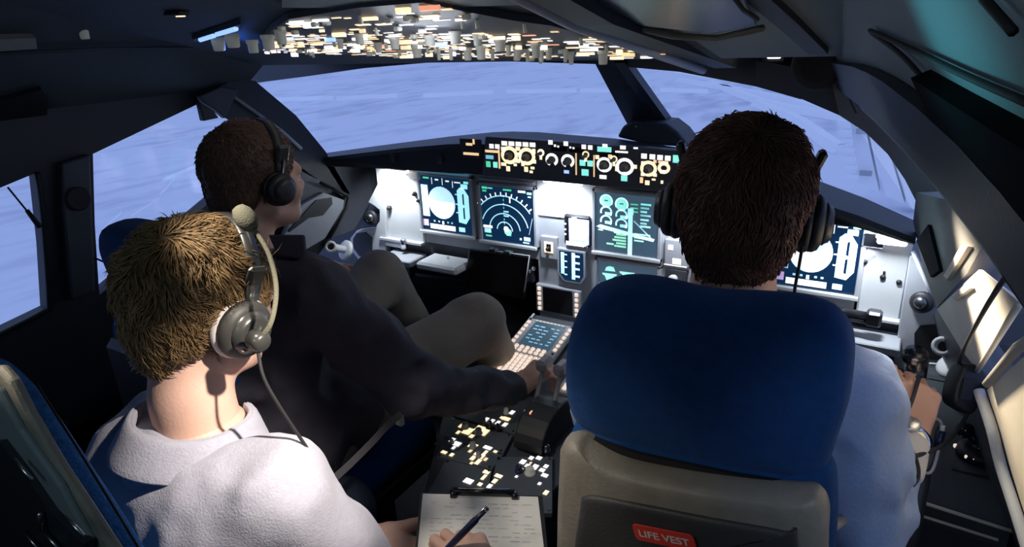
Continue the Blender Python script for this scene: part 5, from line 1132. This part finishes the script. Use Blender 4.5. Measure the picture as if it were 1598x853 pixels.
def hair(person, H, R, s, m, n, length, thick=.012, nape=-.085, flow=(0, .3, 0), lift=.5, wob=.5, wid=.0011, seed=1, temple=.0):
    f = Field(.0042)
    f.el((0, -.020, .032), (.077+thick, .099+thick, .088+thick), .01).el((0, -.055, -.025), (.066+thick*.6, .052+thick*.5, .062), .02).rc((0, -.045, -.04), (0, -.047, -.13), .060, .044, .02)
    def disp(P):
        hl = 1.1*np.maximum(0, np.abs(P[:, 0])-.025)*(P[:, 1] < -.03)+np.interp(P[:, 1], [-.12, -.045, -.022, .012, .030, .058, .085], [nape, nape, -.045, .002-temple, -.028+temple, .050, .078]); cut = (hl-P[:, 2])*.8
        return np.where(cut > -.05, np.maximum(0, cut+.0)+0., 0)+.004*(vnoise(P*90+seed)-.5)
    Vt, F = f.mesh(disp)
    core = np.stack([Vt[:, 0]/.079, (Vt[:, 1]+.018)/.100, (Vt[:, 2]-.03)/.090], 1)
    Vt = smooth(Vt, F, 1)
    C = Vt[F].mean(1); N = np.cross(Vt[F[:, 1]]-Vt[F[:, 0]], Vt[F[:, 2]]-Vt[F[:, 1]]); N /= np.linalg.norm(N, axis=1)[:, None]+1e-12
    hl = 1.1*np.maximum(0, np.abs(C[:, 0])-.025)*(C[:, 1] < -.03)+np.interp(C[:, 1], [-.12, -.045, -.022, .012, .030, .058, .085], [nape, nape, -.045, .002-temple, -.028+temple, .050, .078])
    out = (np.linalg.norm(np.stack([C[:, 0]/.085, (C[:, 1]+.02)/.107, (C[:, 2]-.03)/.098], 1), axis=1) > .93) & (C[:, 2] > hl-.004)
    idx = np.where(out)[0]; r = np.random.RandomState(seed); idx = r.choice(idx, n); 
    base = C[idx]+(r.rand(n, 3)-.5)*.005-N[idx]*.002; nn = N[idx]
    crown = np.array((.01, -.045, .13)); fl = base-crown; fl += np.array(flow)*.1; sw = np.cross(nn, fl)
    cl = vnoise(base*38+seed*3.1); cl2 = vnoise(base*38+50+seed); 
    fl = fl-nn*(fl*nn).sum(1)[:, None]; fl /= np.linalg.norm(fl, axis=1)[:, None]+1e-9; sw /= np.linalg.norm(sw, axis=1)[:, None]+1e-9
    ang = ((cl-.5)*2*wob*2.2+(r.rand(n)-.5)*.5)[:, None]; d = fl*np.cos(ang)+sw*np.sin(ang)
    L = length*(.6+.8*r.rand(n))*(.65+.35*np.clip((base[:, 2]+.08)/.12, 0, 1)); up = lift*(.4+cl2)
    d1 = d+nn*up[:, None]; d1 /= np.linalg.norm(d1, axis=1)[:, None]; d2 = d+nn*(up*.15)[:, None]+r.randn(n, 3)*.12; d2 /= np.linalg.norm(d2, axis=1)[:, None]; d3 = d2-nn*.35; d3 /= np.linalg.norm(d3, axis=1)[:, None]
    p0 = base; p1 = p0+d1*(L*.35)[:, None]; p2 = p1+d2*(L*.35)[:, None]; p3 = p2+d3*(L*.3)[:, None]
    x = np.cross(d2, nn); x /= np.linalg.norm(x, axis=1)[:, None]+1e-9; y = np.cross(d2, x)
    P = [];
    for k, (p, w) in enumerate(((p0, 1.), (p1, 1.), (p2, .75), (p3, .12))):
        for a in range(3): an = 2*PI*a/3; P.append(p+(x*math.cos(an)+y*math.sin(an))*wid*w)
    P = np.stack(P, 1).reshape(-1, 3); o = (np.arange(n)*12)[:, None, None]
    fq = np.array([[k*3+a, k*3+(a+1) % 3, (k+1)*3+(a+1) % 3, (k+1)*3+a] for k in range(3) for a in range(3)])
    Fs = (fq[None]+o).reshape(-1, 4)
    tone = np.repeat(np.clip(.25+.5*cl2+.45*(r.rand(n)-.4), 0, 1), 12); 
    allv = np.concatenate([H+s*(Vt@R.T), H+s*(P@R.T)]); allf = np.concatenate([F, Fs+len(Vt)])
    me = bpy.data.meshes.new('hair'); me.from_pydata(allv.tolist(), [], allf.tolist()); me.materials.append(M[m])
    at = me.attributes.new('tone', 'FLOAT', 'POINT'); at.data.foreach_set('value', np.concatenate([np.full(len(Vt), .12), tone]).astype(np.float32))
    me.polygons.foreach_set('use_smooth', [True]*len(allf)); me.update(); ob = bpy.data.objects.new('hair', me); COL.objects.link(ob); ob.parent = person; return ob
def hand_prims(f, Wp, D, N, T, curls, s=1., thumb=(.5, .75, .25), tc=.3, fore=None):
    D = nrm(D); N = nrm(np.array(N)-D*(np.array(N)@D)); T = nrm(np.array(T)-D*(np.array(T)@D)-N*(np.array(T)@N)); Wp = np.array(Wp, float)
    if fore is not None: f.rc(np.array(fore), Wp, .029*s, .024*s, .012)
    offs = (.030, .010, -.010, -.028); kl = (.088, .092, .087, .078); ls = ((.040, .024, .019), (.045, .028, .020), (.041, .026, .020), (.032, .020, .018)); rr_ = (.0092, .0096, .0090, .0080)
    f.el(Wp+D*.045*s, (.030*s, .030*s, .015*s), .012, R=np.stack([T, D, N], 1)*1.)
    for i in range(4):
        kn = Wp+D*kl[i]*s+T*offs[i]*s; f.rc(Wp+T*offs[i]*.55*s+D*.01*s, kn, .0135*s, .0108*s, .010)
        p = kn; a = 0
        for j in range(3):
            a += curls[i][j]; d = D*math.cos(a)+N*math.sin(a)+T*(.06*(1.5-i)*math.cos(a)); q = p+d*ls[i][j]*s; f.rc(p, q, rr_[i]*s*(1-.08*j), rr_[i]*s*(.94-.09*j), .0035 if j or i else .004); p = q
    b = Wp+D*.022*s+T*.026*s; td = nrm(D*thumb[0]+T*thumb[1]+N*thumb[2]); f.rc(Wp+D*.01*s, b, .017*s, .017*s, .01)
    q1 = b+td*.042*s; f.rc(b, q1, .0165*s, .0115*s, .008); td2 = nrm(td+N*tc+D*tc*.6); q2 = q1+td2*.032*s; f.rc(q1, q2, .0112*s, .0102*s, .004); td3 = nrm(td2+D*.15+N*tc*.4); q3 = q2+td3*.024*s; f.rc(q2, q3, .0102*s, .0082*s, .004)
    return q3
def hand_mesh(*a, h=.0026, **k):
    f = Field(h); tip = hand_prims(f, *a, **k); Vt, F = f.mesh(); return smooth(Vt, F, 1), F, tip
def folds(amp=.005, sc=(16, 16, 16), seed=0, fine=.0015):
    sc = np.array(sc)
    def fn(P):
        a = vnoise(P*sc+seed); b = vnoise(P*sc*2.1+seed+9); return -(1-np.abs(a*2-1)*2.2)*amp*.8-(1-np.abs(b*2-1)*2)*amp*.4+fine*(vnoise(P*70)-.5)
    return fn
def headset(label, H, R, s, col='grey_plastic', boom=None, cup_r=.036, tilt=0, cable=None, cush='rubber', band_y=.02, adj=True, cupmat='grey_plastic'):
    t = empty('headset', H, label, 'headset')
    L2W = lambda p: H+s*(R@np.array(p, float))
    def arc(r_x, r_z, y, w, th, m, name, a0=8, a1=172, n_=26):
        mb = MB(); mb.use(m); mb.smooth = True; vs = []
        for i in range(n_+1):
            a = math.radians(a0+(a1-a0)*i/n_); c, si = math.cos(a), math.sin(a)
            for dr, dy in ((0, -w/2), (th, -w/2), (th, w/2), (0, w/2)): vs.append(L2W(((r_x+dr)*c, y+dy-.02*(1-si), .012+(r_z+dr)*si)))
        fs = [(i*4+j, i*4+(j+1) % 4, (i+1)*4+(j+1) % 4, (i+1)*4+j) for i in range(n_) for j in range(4)]+[(0, 1, 2, 3), (n_*4+3, n_*4+2, n_*4+1, n_*4)]
        mb.add(vs, fs); return sub(mb, name, t)
    arc(.0875 if boom is None else .0935, .109 if boom is None else .122, band_y, .022, .006, col, 'headband')
    if adj:
        for sx in (-1, 1):
            mb = MB(); mb.use(col); c = L2W((sx*.091, band_y-.012, .062)); mb.box(c, (.012*s, .030*s, .040*s), (R@rot(0, 0, -sx*-18)).T, bev=.004); sub(mb, 'adjuster', t)
            mb = MB(); mb.use('metal_dark'); mb.tube([L2W((sx*.094, band_y-.012, .05)), L2W((sx*.096, 0, .015)), L2W((sx*.101, -.004, .0))], .0032*s, 8); sub(mb, 'yoke', t, True)
    for sx in (-1, 1):
        c = L2W((sx*.080, -.006, -.012)); ax = R@np.array((sx, 0, 0.)); k = cup_r*s
        mb = MB(); mb.use(cush); mb.lathe(c, ax, [(-.006, k*.8), (-.002, k*1.0), (.006, k*1.08), (.012, k)], 26); sub(mb, 'ear_cushion', t, True)
        mb = MB(); mb.use(cupmat); mb.lathe(c+ax*.013, ax, [(0, k), (.006, k*1.0), (.012, k*.92), (.016, k*.72)], 26); ec = sub(mb, 'ear_cup', t, True)
        mb = MB(); mb.use(col); mb.lathe(c+ax*.028, ax, [(0, k*.72), (.003, k*.74), (.006, k*.66), (.010, k*.62), (.012, k*.5)], 26); sub(mb, 'cup_cover', ec, True)
        if cupmat != 'black':
            mb = MB(); mb.use('steel'); pp = c+ax*.0405; up = R@np.array((0, .5, .8)); mb.tube([pp-up*.010, pp+up*.012], .0018, 6); sub(mb, 'logo_bar', ec); mb = MB(); mb.use('steel'); q = c+ax*.036+R@np.array((0, -.014, -.018)); mb.lathe(q, ax, [(0, .004), (.003, .003)], 10); sub(mb, 'screw', ec)
    if boom:
        pts = [np.array(p) for p in boom]; mb = MB(); mb.use('foam'); mb.tube(spline(pts, 6), .0030, 8); bo = sub(mb, 'boom_arm', t, True)
        mb = MB(); mb.use(col); mb.lathe(pts[0]-(pts[1]-pts[0])*.15, R@np.array((1., 0, 0)), [(-.012, .012), (.006, .013), (.010, .009)], 16); sub(mb, 'boom_pivot', t, True)
        d = nrm(pts[-1]-pts[-2]); mb = MB(); mb.use('foam'); mb.lathe(pts[-1]-d*.006, d, [(0, .006), (.006, .011), (.016, .0135), (.026, .0125), (.034, .008), (.036, .003)], 16); sub(mb, 'microphone_foam', t, True)
    if cable:
        mb = MB(); mb.use('rubber'); mb.tube(spline([np.array(p) for p in cable], 6), .0022, 6); sub(mb, 'cable', t, True)
    return t
def collar(person, c, ax, prof, m, seed=0, op=None, tiltv=None, name='collar', gap=0, ell=1.0):
    """open collar ring around a neck; prof = [(height, radius)] along ax"""
    x, y, d = basis(ax, (0, 1, 0)); n_ = 40; vs = []; r = np.random.RandomState(seed); ph = r.rand(4)*6
    for hh, rad in prof+[(hh_, rd-.004) for hh_, rd in prof[::-1]]:
        for j in range(n_+1):
            a = PI/2+gap/2+(2*PI-gap)*j/n_; w = 1+.03*math.sin(3*a+ph[0])+.02*math.sin(5*a+ph[1]); vs.append(c+d*(hh+.004*math.sin(2*a+ph[2]))+(x*math.cos(a)*ell+y*math.sin(a))*rad*w)
    k = 2*len(prof); m_ = n_+1
    mb = MB(); mb.use(m); mb.add(vs, [(i*m_+j, i*m_+j+1, ((i+1) % k)*m_+j+1, ((i+1) % k)*m_+j) for i in range(k) for j in range(n_)]+[tuple(i*m_ for i in range(k)), tuple(i*m_+n_ for i in range(k))[::-1]])
    o = sub(mb, name, person, True); sm_ = o.modifiers.new('s', 'SUBSURF'); sm_.levels = 1; sm_.render_levels = 1; return o
def inner_body(parts_, h=.011):
    f = Field(h)
    for pts, rs in parts_: f.chain(pts, rs, .03)
    Vt, F = f.mesh(); return smooth(Vt, F, 1), F
def leg_chain(hip, knee, ankle): return ([hip, knee, ankle], [.080, .055, .040])
def shoe(person, ank, d):
    f = Field(.006); d = nrm(d); a = np.array(ank); f.rc(a, a+V(0, 0, -.05), .042, .04, .02).rc(a+V(0, 0, -.06)-d*.03, a+V(0, 0, -.062)+d*.15, .035, .028, .02).rc(a+V(0, 0, -.07)+d*.08, a+V(0, 0, -.07)+d*.17, .034, .026, .02)
    Vt, F = f.mesh(); return mk('shoe', [(smooth(Vt, F), F, 'shoe')], person)

# ---------------- observer (foreground, grey polo shirt)
H = atd(324, 472, .90); R = rot(0, -14, 6); s = .90; NB = V(-.045, -1.335, .935)
hv, hf = head_mesh(H, R, s, NB)
SH_R, SH_L = V(.095, -1.335, .905), V(-.185, -1.30, .90)
EL_R, EL_L = V(.165, -1.25, .66), V(-.20, -1.16, .64)
ux_, uy_, n_ = nrm(CF.ux), nrm(CF.uy), CF.n
WR = atd(762, 925, 1.02)+n_*.018
rh = hand_mesh(WR, uy_*.8-ux_*.45+n_*.05, -n_, -ux_-uy_*.2, [(.45, .85, .4), (.6, 1.0, .5), (.75, 1.1, .6), (.9, 1.1, .6)], s=1.0, thumb=(.75, .55, .25), tc=.15, fore=WR*.6+EL_R*.4)
WL = atd(580, 838, 1.14)
lh = hand_mesh(WL, ux_*.95-uy_*.25-n_*.25, n_*.9+uy_*.2, uy_+n_*.35, [(.15, .4, .3), (.2, .5, .3), (.2, .5, .3), (.25, .5, .3)], s=.98, thumb=(.9, .45, .55), tc=-.05, fore=WL*.6+EL_L*.4)
HIP = V(-.07, -1.30, .60)
bv, bf = inner_body([([NB, V(-.06, -1.34, .75), HIP], [.07, .11, .12]), ([V(-.06, -1.34, .90), SH_R-V(.03, 0, .01)], [.06, .045]), ([V(-.06, -1.34, .90), SH_L+V(.03, 0, -.01)], [.06, .045]), ([SH_R-V(.02, 0, .02), EL_R, WR], [.038, .030, .022]), ([SH_L+V(.02, 0, -.02), EL_L, WL], [.038, .030, .022]),
     ([HIP+V(.09, 0, 0), V(.07, -1.02, .50), V(.10, -1.02, .12)], [.06, .045, .032]), ([HIP-V(.09, 0, 0), V(-.20, -1.0, .50), V(-.2, -1.0, .12)], [.06, .045, .032])])
p = mk('person', [(hv, hf, 'skin_pale'), (rh[0], rh[1], 'skin_pale'), (lh[0], lh[1], 'skin_pale'), (bv, bf, 'skin_pale')])
tag(p, 'man in a grey polo shirt and headset, writing on a clipboard', 'person', 'men in the cockpit'); OBS = p; del p['group']
hair(p, H, R, s, 'hair_blond', 16000, .030, .011, nape=-.088, flow=(-.1, .6, -.1), lift=.42, wob=1.0, wid=.0010, seed=3)
f = Field(.0075)
f.chain([V(-.045, -1.345, .87), V(-.045, -1.36, .76), V(-.05, -1.33, .60)], [.100, .118, .125], .04)
f.chain([SH_L, V(-.12, -1.335, .885), NB+V(0, -.01, -.065), V(.03, -1.35, .885), SH_R], [.058, .060, .058, .064, .062], .03)
f.el(V(-.12, -1.365, .83), (.10, .075, .13), .05); f.el(V(-.105, -1.372, .885), (.095, .070, .085), .05); f.rc(V(-.16, -1.35, .90), V(-.03, -1.38, .90), .05, .05, .05); f.el(V(.04, -1.385, .82), (.09, .06, .11), .05)
f.chain([SH_R, SH_R*.5+EL_R*.5, EL_R], [.060, .056, .054], .03); f.chain([SH_L, EL_L], [.056, .05], .03); f.rc(EL_R, EL_R*.45+WR*.55, .054, .040, .02); f.rc(EL_L, EL_L*.45+WL*.55, .052, .038, .02)
f.rc(NB+V(-.10, -.03, -.01), NB+V(.02, -.085, -.05), .012, .012, .02); f.rc(V(-.20, -1.38, .94), V(-.12, -1.45, .80), .010, .012, .02); f.rc(V(-.22, -1.37, .90), V(-.17, -1.43, .76), .010, .010, .02)
Vt, F = f.mesh(folds(.012, (11, 11, 9), 2)); mk('polo_shirt', [(smooth(Vt, F, 2), F, 'shirt_grey')], p)
collar(p, NB+V(-.004, -.012, .030), nrm(V(.08, .22, 1)), [(-.050, .086), (-.010, .080), (.022, .071), (.030, .074), (.024, .082), (.000, .092), (-.022, .103)], 'shirt_grey', 4, gap=.5)
f = Field(.009); f.chain([HIP+V(.09, 0, 0), V(.07, -1.02, .50), V(.10, -1.02, .10)], [.088, .068, .055], .03); f.chain([HIP-V(.09, 0, 0), V(-.20, -1.0, .50), V(-.2, -1.0, .10)], [.088, .068, .055], .03); f.rc(HIP-V(.07, 0, 0), HIP+V(.07, 0, 0), .12, .12, .04)
Vt, F = f.mesh(folds(.004, (12, 12, 12), 4)); mk('trousers', [(smooth(Vt, F, 1), F, 'trousers_dark')], p)
shoe(p, (.10, -1.02, .10), (0, 1, 0)); shoe(p, (-.2, -1.0, .10), (0, 1, 0))
hs = H+s*(R@np.array((.098, -.006, -.012)))
boom = [atd(407, 528, .80), atd(424, 500, .795), atd(431, 450, .80), atd(421, 400, .81), atd(404, 368, .82), atd(392, 352, .82)]
headset('grey headset with raised boom microphone on the man in the grey polo', H, R, s, 'metal_headset', boom=boom, cush='cup_white', cup_r=.044, cupmat='dark_cup', cable=[atd(402, 545, .80), atd(412, 590, .80), atd(440, 640, .82), atd(480, 700, .86), atd(512, 752, .90), atd(540, 800, 1.0)])
t = empty('pen', atd(735, 825, 1.05), 'dark ballpoint pen held over the white notes', 'pen')
pa, pb = atd(712, 848, 1.045)+n_*.01, atd(760, 806, 1.03)+n_*.02
mb = MB(); mb.use('pen_blue'); d = nrm(pb-pa); mb.lathe(pa-d*.05, d, [(0, .0015), (.012, .005), (.055, .0058), (.10, .0058), (.105, .004), (np.linalg.norm(pb-pa)+.05, .0038)], 14); sub(mb, 'barrel', t, True)
mb = MB(); mb.use('steel'); mb.tube([pb-d*.03+n_*.007, pb-d*.005+n_*.007], .0015, 6); mb.lathe(pb-d*.004, d, [(0, .0042), (.004, .0042)], 10); sub(mb, 'clip', t, True)

# ---------------- left pilot
H = atd(401, 276, 1.35); R = rot(6, -4, 3); s = .93; NB = V(-.415, -.955, 1.035)
hv, hf = head_mesh(H, R, s, NB)
SH_R, SH_L = V(-.235, -.935, .975), V(-.575, -.905, .98); EL_R = V(-.105, -.835, .745); WRc = V(-.002, -.57, .632); EL_L = V(-.66, -.74, .78); WLc = atd(502, 415, 1.86)
rh = hand_mesh(WRc, V(.30, .90, .30), V(.1, .3, -1), V(-.9, .35, 0), [(.75, .7, .3), (.85, .8, .4), (.95, .9, .5), (1.0, .9, .5)], s=1.0, thumb=(.7, .5, .4), tc=.2, fore=WRc*.65+EL_R*.35)
lh = hand_mesh(WLc, V(.15, .8, -.3), V(.2, -.3, -1), V(.9, -.1, 0), [(.5, .9, .5)]*4, s=.9, fore=WLc*.7+EL_L*.3)
HIP = V(-.41, -.97, .62); KR = V(-.185, -.475, .735); AR = V(-.235, -.20, .30); KL = atd(592, 432, 1.88); AL = V(KL[0]+.02, -.20, .30)
HR, HL = HIP+V(.085, .02, 0), HIP-V(.085, -.02, 0)
bv, bf = inner_body([([NB, V(-.41, -.99, .82), HIP], [.07, .11, .12]), ([V(-.41, -.96, .93), SH_R-V(.03, 0, .01)], [.06, .045]), ([V(-.41, -.96, .93), SH_L+V(.03, 0, -.01)], [.06, .045]), ([SH_R, EL_R, WRc], [.036, .030, .022]), ([SH_L, EL_L, WLc], [.036, .030, .02]), ([HR, KR, AR], [.06, .045, .03]), ([HL, KL, AL], [.06, .045, .03])])
p = mk('person', [(hv, hf, 'skin'), (rh[0], rh[1], 'skin'), (lh[0], lh[1], 'skin'), (bv, bf, 'skin')])
tag(p, 'man in a dark shirt reaching his right hand to the keypad between the front seats', 'person')
hair(p, H, R, s, 'hair_brown', 9000, .010, .006, nape=-.082, flow=(0, .5, -.1), lift=.6, wob=.3, wid=.0010, seed=8, temple=.0)
f = Field(.0075)
f.chain([V(-.41, -.975, .93), V(-.41, -.99, .80), V(-.41, -.97, .60)], [.11, .135, .155], .04); f.chain([SH_L, V(-.50, -.95, .985), NB+V(0, -.005, -.04), V(-.32, -.95, .985), SH_R], [.064, .070, .064, .072, .068], .03)
f.el(V(-.35, -1.0, .86), (.10, .07, .12), .05); f.el(V(-.36, -.99, .66), (.13, .10, .12), .05); f.rc(HIP, HR+V(.01, .07, .03), .13, .115, .04); f.chain([SH_R, SH_R*.5+EL_R*.5, EL_R], [.070, .062, .058], .03); f.chain([EL_R, EL_R*.5+WRc*.5, EL_R*.12+WRc*.88], [.056, .046, .040], .02); f.chain([SH_L, EL_L], [.064, .055], .03); f.rc(EL_L, EL_L*.2+WLc*.8, .052, .038, .02)
f.rc(SH_R*.5+EL_R*.5+V(.04, .0, .03), EL_R*.8+WRc*.2+V(.03, 0, .04), .012, .010, .02); f.rc(SH_R*.3+EL_R*.7+V(-.02, -.05, .02), EL_R+V(.01, -.05, .01), .012, .012, .02)
Vt, F = f.mesh(folds(.013, (13, 13, 13), 6)); mk('shirt', [(smooth(Vt, F, 2), F, 'shirt_dark')], p)
mb = MB(); mb.use('shirt_dark'); d = nrm(WRc-EL_R); c = EL_R*.12+WRc*.88; mb.lathe(c-d*.045, d, [(0, .041), (.012, .044), (.050, .044), (.058, .043), (.058, .036), (.02, .034)], 24); sub(mb, 'cuff', p, True)
collar(p, NB+V(0, 0, -.025), nrm(H-NB+V(0, -.03, 0)), [(-.022, .108), (-.004, .096), (.018, .084), (.04, .076)], 'shirt_dark', 2, gap=.6)
mb = MB(); mb.use('shirt_dark'); mb.prism([atd(u, v, 1.27) for u, v in ((418, 366), (474, 366), (476, 390), (466, 404), (432, 398))], _F*.012); o = mod_bevel(sub(mb, 'collar_flap', p), .003)
f = Field(.008); f.chain([HR-V(.01,0,.02), HR*.5+KR*.5+V(0, 0, .01), KR], [.092, .088, .074], .03); f.chain([KR, AR], [.070, .052], .03); f.chain([HL, HL*.5+KL*.5+V(0, 0, .01), KL], [.100, .086, .070], .03); f.chain([KL, AL], [.068, .05], .03); f.rc(HR-V(.02, 0, .03), HL+V(.02, 0, -.03), .10, .10, .04)
Vt, F = f.mesh(folds(.005, (12, 9, 14), 14)); mk('trousers', [(smooth(Vt, F, 2), F, 'trousers_brown')], p)
shoe(p, AR+V(0, .0, -.0), (0, 1, -.2)); shoe(p, AL, (0, 1, -.2))
headset('dark grey headset over the short brown hair of the man in the dark shirt', H, R, s, 'black_headset', cush='black', cupmat='black', cup_r=.035)
t = empty('seat_harness', V(-.1, -1.0, .8), 'dark harness strap lying across the back of the man in the dark shirt', 'strap')
mb = MB(); mb.use('strap'); q = spline([atd(u, v, d_) for u, v, d_ in ((515, 752, 1.06), (548, 722, 1.10), (580, 690, 1.13), (604, 664, 1.16), (626, 645, 1.18))], 5); vs = []
for i, a in enumerate(q): tv = nrm(q[min(i+1, len(q)-1)]-q[max(i-1, 0)]); sd = nrm(np.cross(tv, _F)); vs += [a-sd*.006, a+sd*.006, a+sd*.006+_F*.003, a-sd*.006+_F*.003]
mb.add(vs, [(i*4+j, i*4+(j+1) % 4, (i+1)*4+(j+1) % 4, (i+1)*4+j) for i in range(len(q)-1) for j in range(4)]); sub(mb, 'webbing', t)
mb = MB(); mb.use('olive_plastic'); mb.box(atd(624, 655, 1.19), (.016, .012, .022), bev=.003); sub(mb, 'buckle', t)

# ---------------- right pilot
H = atd(1157, 322, .955); R = rot(-11, -2, 3); s = 1.03; NB = V(.55, -.86, 1.02)
hv, hf = head_mesh(H, R, s, NB)
SH_R, SH_L = V(.715, -.84, .955), V(.385, -.83, .985); EL_R = V(.763, -.845, .785); GR = V(.80, -.618, .893); WRf = V(.806, -.700, .835); EL_L = V(.30, -.74, .75); WLf = V(.42, -.55, .68)
rh = hand_mesh(WRf, V(0, .50, .86), V(-.15, .9, -.45), V(-1, 0, 0), [(1.0, 1.3, .7), (1.1, 1.3, .7), (1.15, 1.3, .7), (1.2, 1.3, .7)], s=.86, thumb=(1.1, .22, .12), tc=.05, fore=WRf*.55+EL_R*.45)
lh = hand_mesh(WLf, V(.2, .8, -.4), V(0, -.3, -1), V(1, 0, 0), [(.4, .5, .3)]*4, s=.95, fore=WLf*.6+EL_L*.4)
HIP = V(.55, -.80, .58); HR, HL = HIP+V(.09, .03, 0), HIP-V(.09, -.03, 0); KR = V(.72, -.45, .60); KL = V(.42, -.42, .62); AR = V(.70, -.18, .25); AL = V(.42, -.16, .25)
bv, bf = inner_body([([NB, V(.55, -.82, .80), HIP], [.06, .08, .09]), ([V(.55, -.86, .93), SH_R-V(.03, 0, .01)], [.06, .04]), ([V(.55, -.86, .93), SH_L+V(.03, 0, -.01)], [.06, .04]), ([SH_R, EL_R, WRf], [.034, .030, .022]), ([SH_L, EL_L, WLf], [.034, .03, .022]), ([HR, KR, AR], [.06, .045, .03]), ([HL, KL, AL], [.06, .045, .03])])
p = mk('person', [(hv, hf, 'skin'), (rh[0], rh[1], 'skin'), (lh[0], lh[1], 'skin'), (bv, bf, 'skin')])
tag(p, 'man in a light blue shirt seen from behind, gripping the stick at the right console', 'person')
hair(p, H, R, s, 'hair_red', 12000, .018, .011, nape=-.118, flow=(0, .3, .2), lift=.5, wob=.5, wid=.0011, seed=12)
f = Field(.0075)
f.chain([V(.55, -.83, .93), V(.55, -.81, .80), V(.55, -.80, .62)], [.09, .105, .11], .04); f.chain([SH_L, V(.46, -.85, .985), NB+V(0, 0, -.045), V(.64, -.855, .98), SH_R], [.058, .062, .058, .062, .062], .03)
f.chain([SH_R, SH_R*.5+EL_R*.5+V(.004, 0, 0), EL_R], [.060, .056, .052], .03); f.rc(EL_R, EL_R*.5+WRf*.5, .048, .038, .02); f.chain([SH_L, EL_L], [.058, .05], .03); f.rc(EL_L, EL_L*.2+WLf*.8, .05, .036, .02)
f.rc(EL_R+V(-.055, 0, -.04), EL_R+V(.02, -.045, -.045), .012, .014, .03)
Vt, F = f.mesh(folds(.013, (14, 14, 11), 21)); mk('shirt', [(smooth(Vt, F, 2), F, 'shirt_blue')], p)
f = Field(.005); a, c = EL_R*.58+WRf*.42, EL_R*.10+WRf*.90; f.chain([a, a*.5+c*.5, c], [.042, .036, .030], .01); Vt, F = f.mesh(folds(.004, (20, 20, 20), 30)); mk('cuff', [(smooth(Vt, F, 1), F, 'cuff_pale')], p, label='pale turned-back cuff')
collar(p, NB+V(0, 0, -.015), nrm(H-NB+V(0, -.02, 0)), [(-.035, .106), (-.004, .094), (.020, .080), (.040, .074)], 'shirt_blue', 9, gap=.4)
f = Field(.009); f.chain([HR, KR, AR], [.090, .070, .05], .03); f.chain([HL, KL, AL], [.09, .07, .05], .03); f.rc(HR, HL, .11, .11, .04)
Vt, F = f.mesh(folds(.004, (12, 12, 12), 24)); mk('trousers', [(smooth(Vt, F, 1), F, 'trousers_dark')], p)
shoe(p, AR, (0, 1, -.1)); shoe(p, AL, (0, 1, -.1))
headset('black headset worn by the man in the light blue shirt', H, R, s, 'black_headset', cush='black', cupmat='black', cup_r=.040, band_y=.045, cable=[atd(1252, 385, .90), atd(1246, 420, .89), atd(1240, 455, .89), atd(1241, 488, .90)])
t = empty('wrist_bracelet', WRf, 'silver wristwatch strap on the right pilot\'s wrist beneath the loose cable', 'watch')
mb = MB(); mb.use('steel'); d = nrm(WRf-EL_R); c = WRf-d*.006; mb.lathe(c, d, [(-.008, .029), (-.006, .032), (.006, .032), (.008, .029)], 24); sub(mb, 'strap', t, True)
mb = MB(); mb.use('metal'); cc = c+nrm(V(-.3, -1, .4)-d*(V(-.3, -1, .4)@d))*.031; mb.lathe(cc, cc-c, [(0, .015), (.005, .015), (.007, .012)], 18); sub(mb, 'case', t, True)
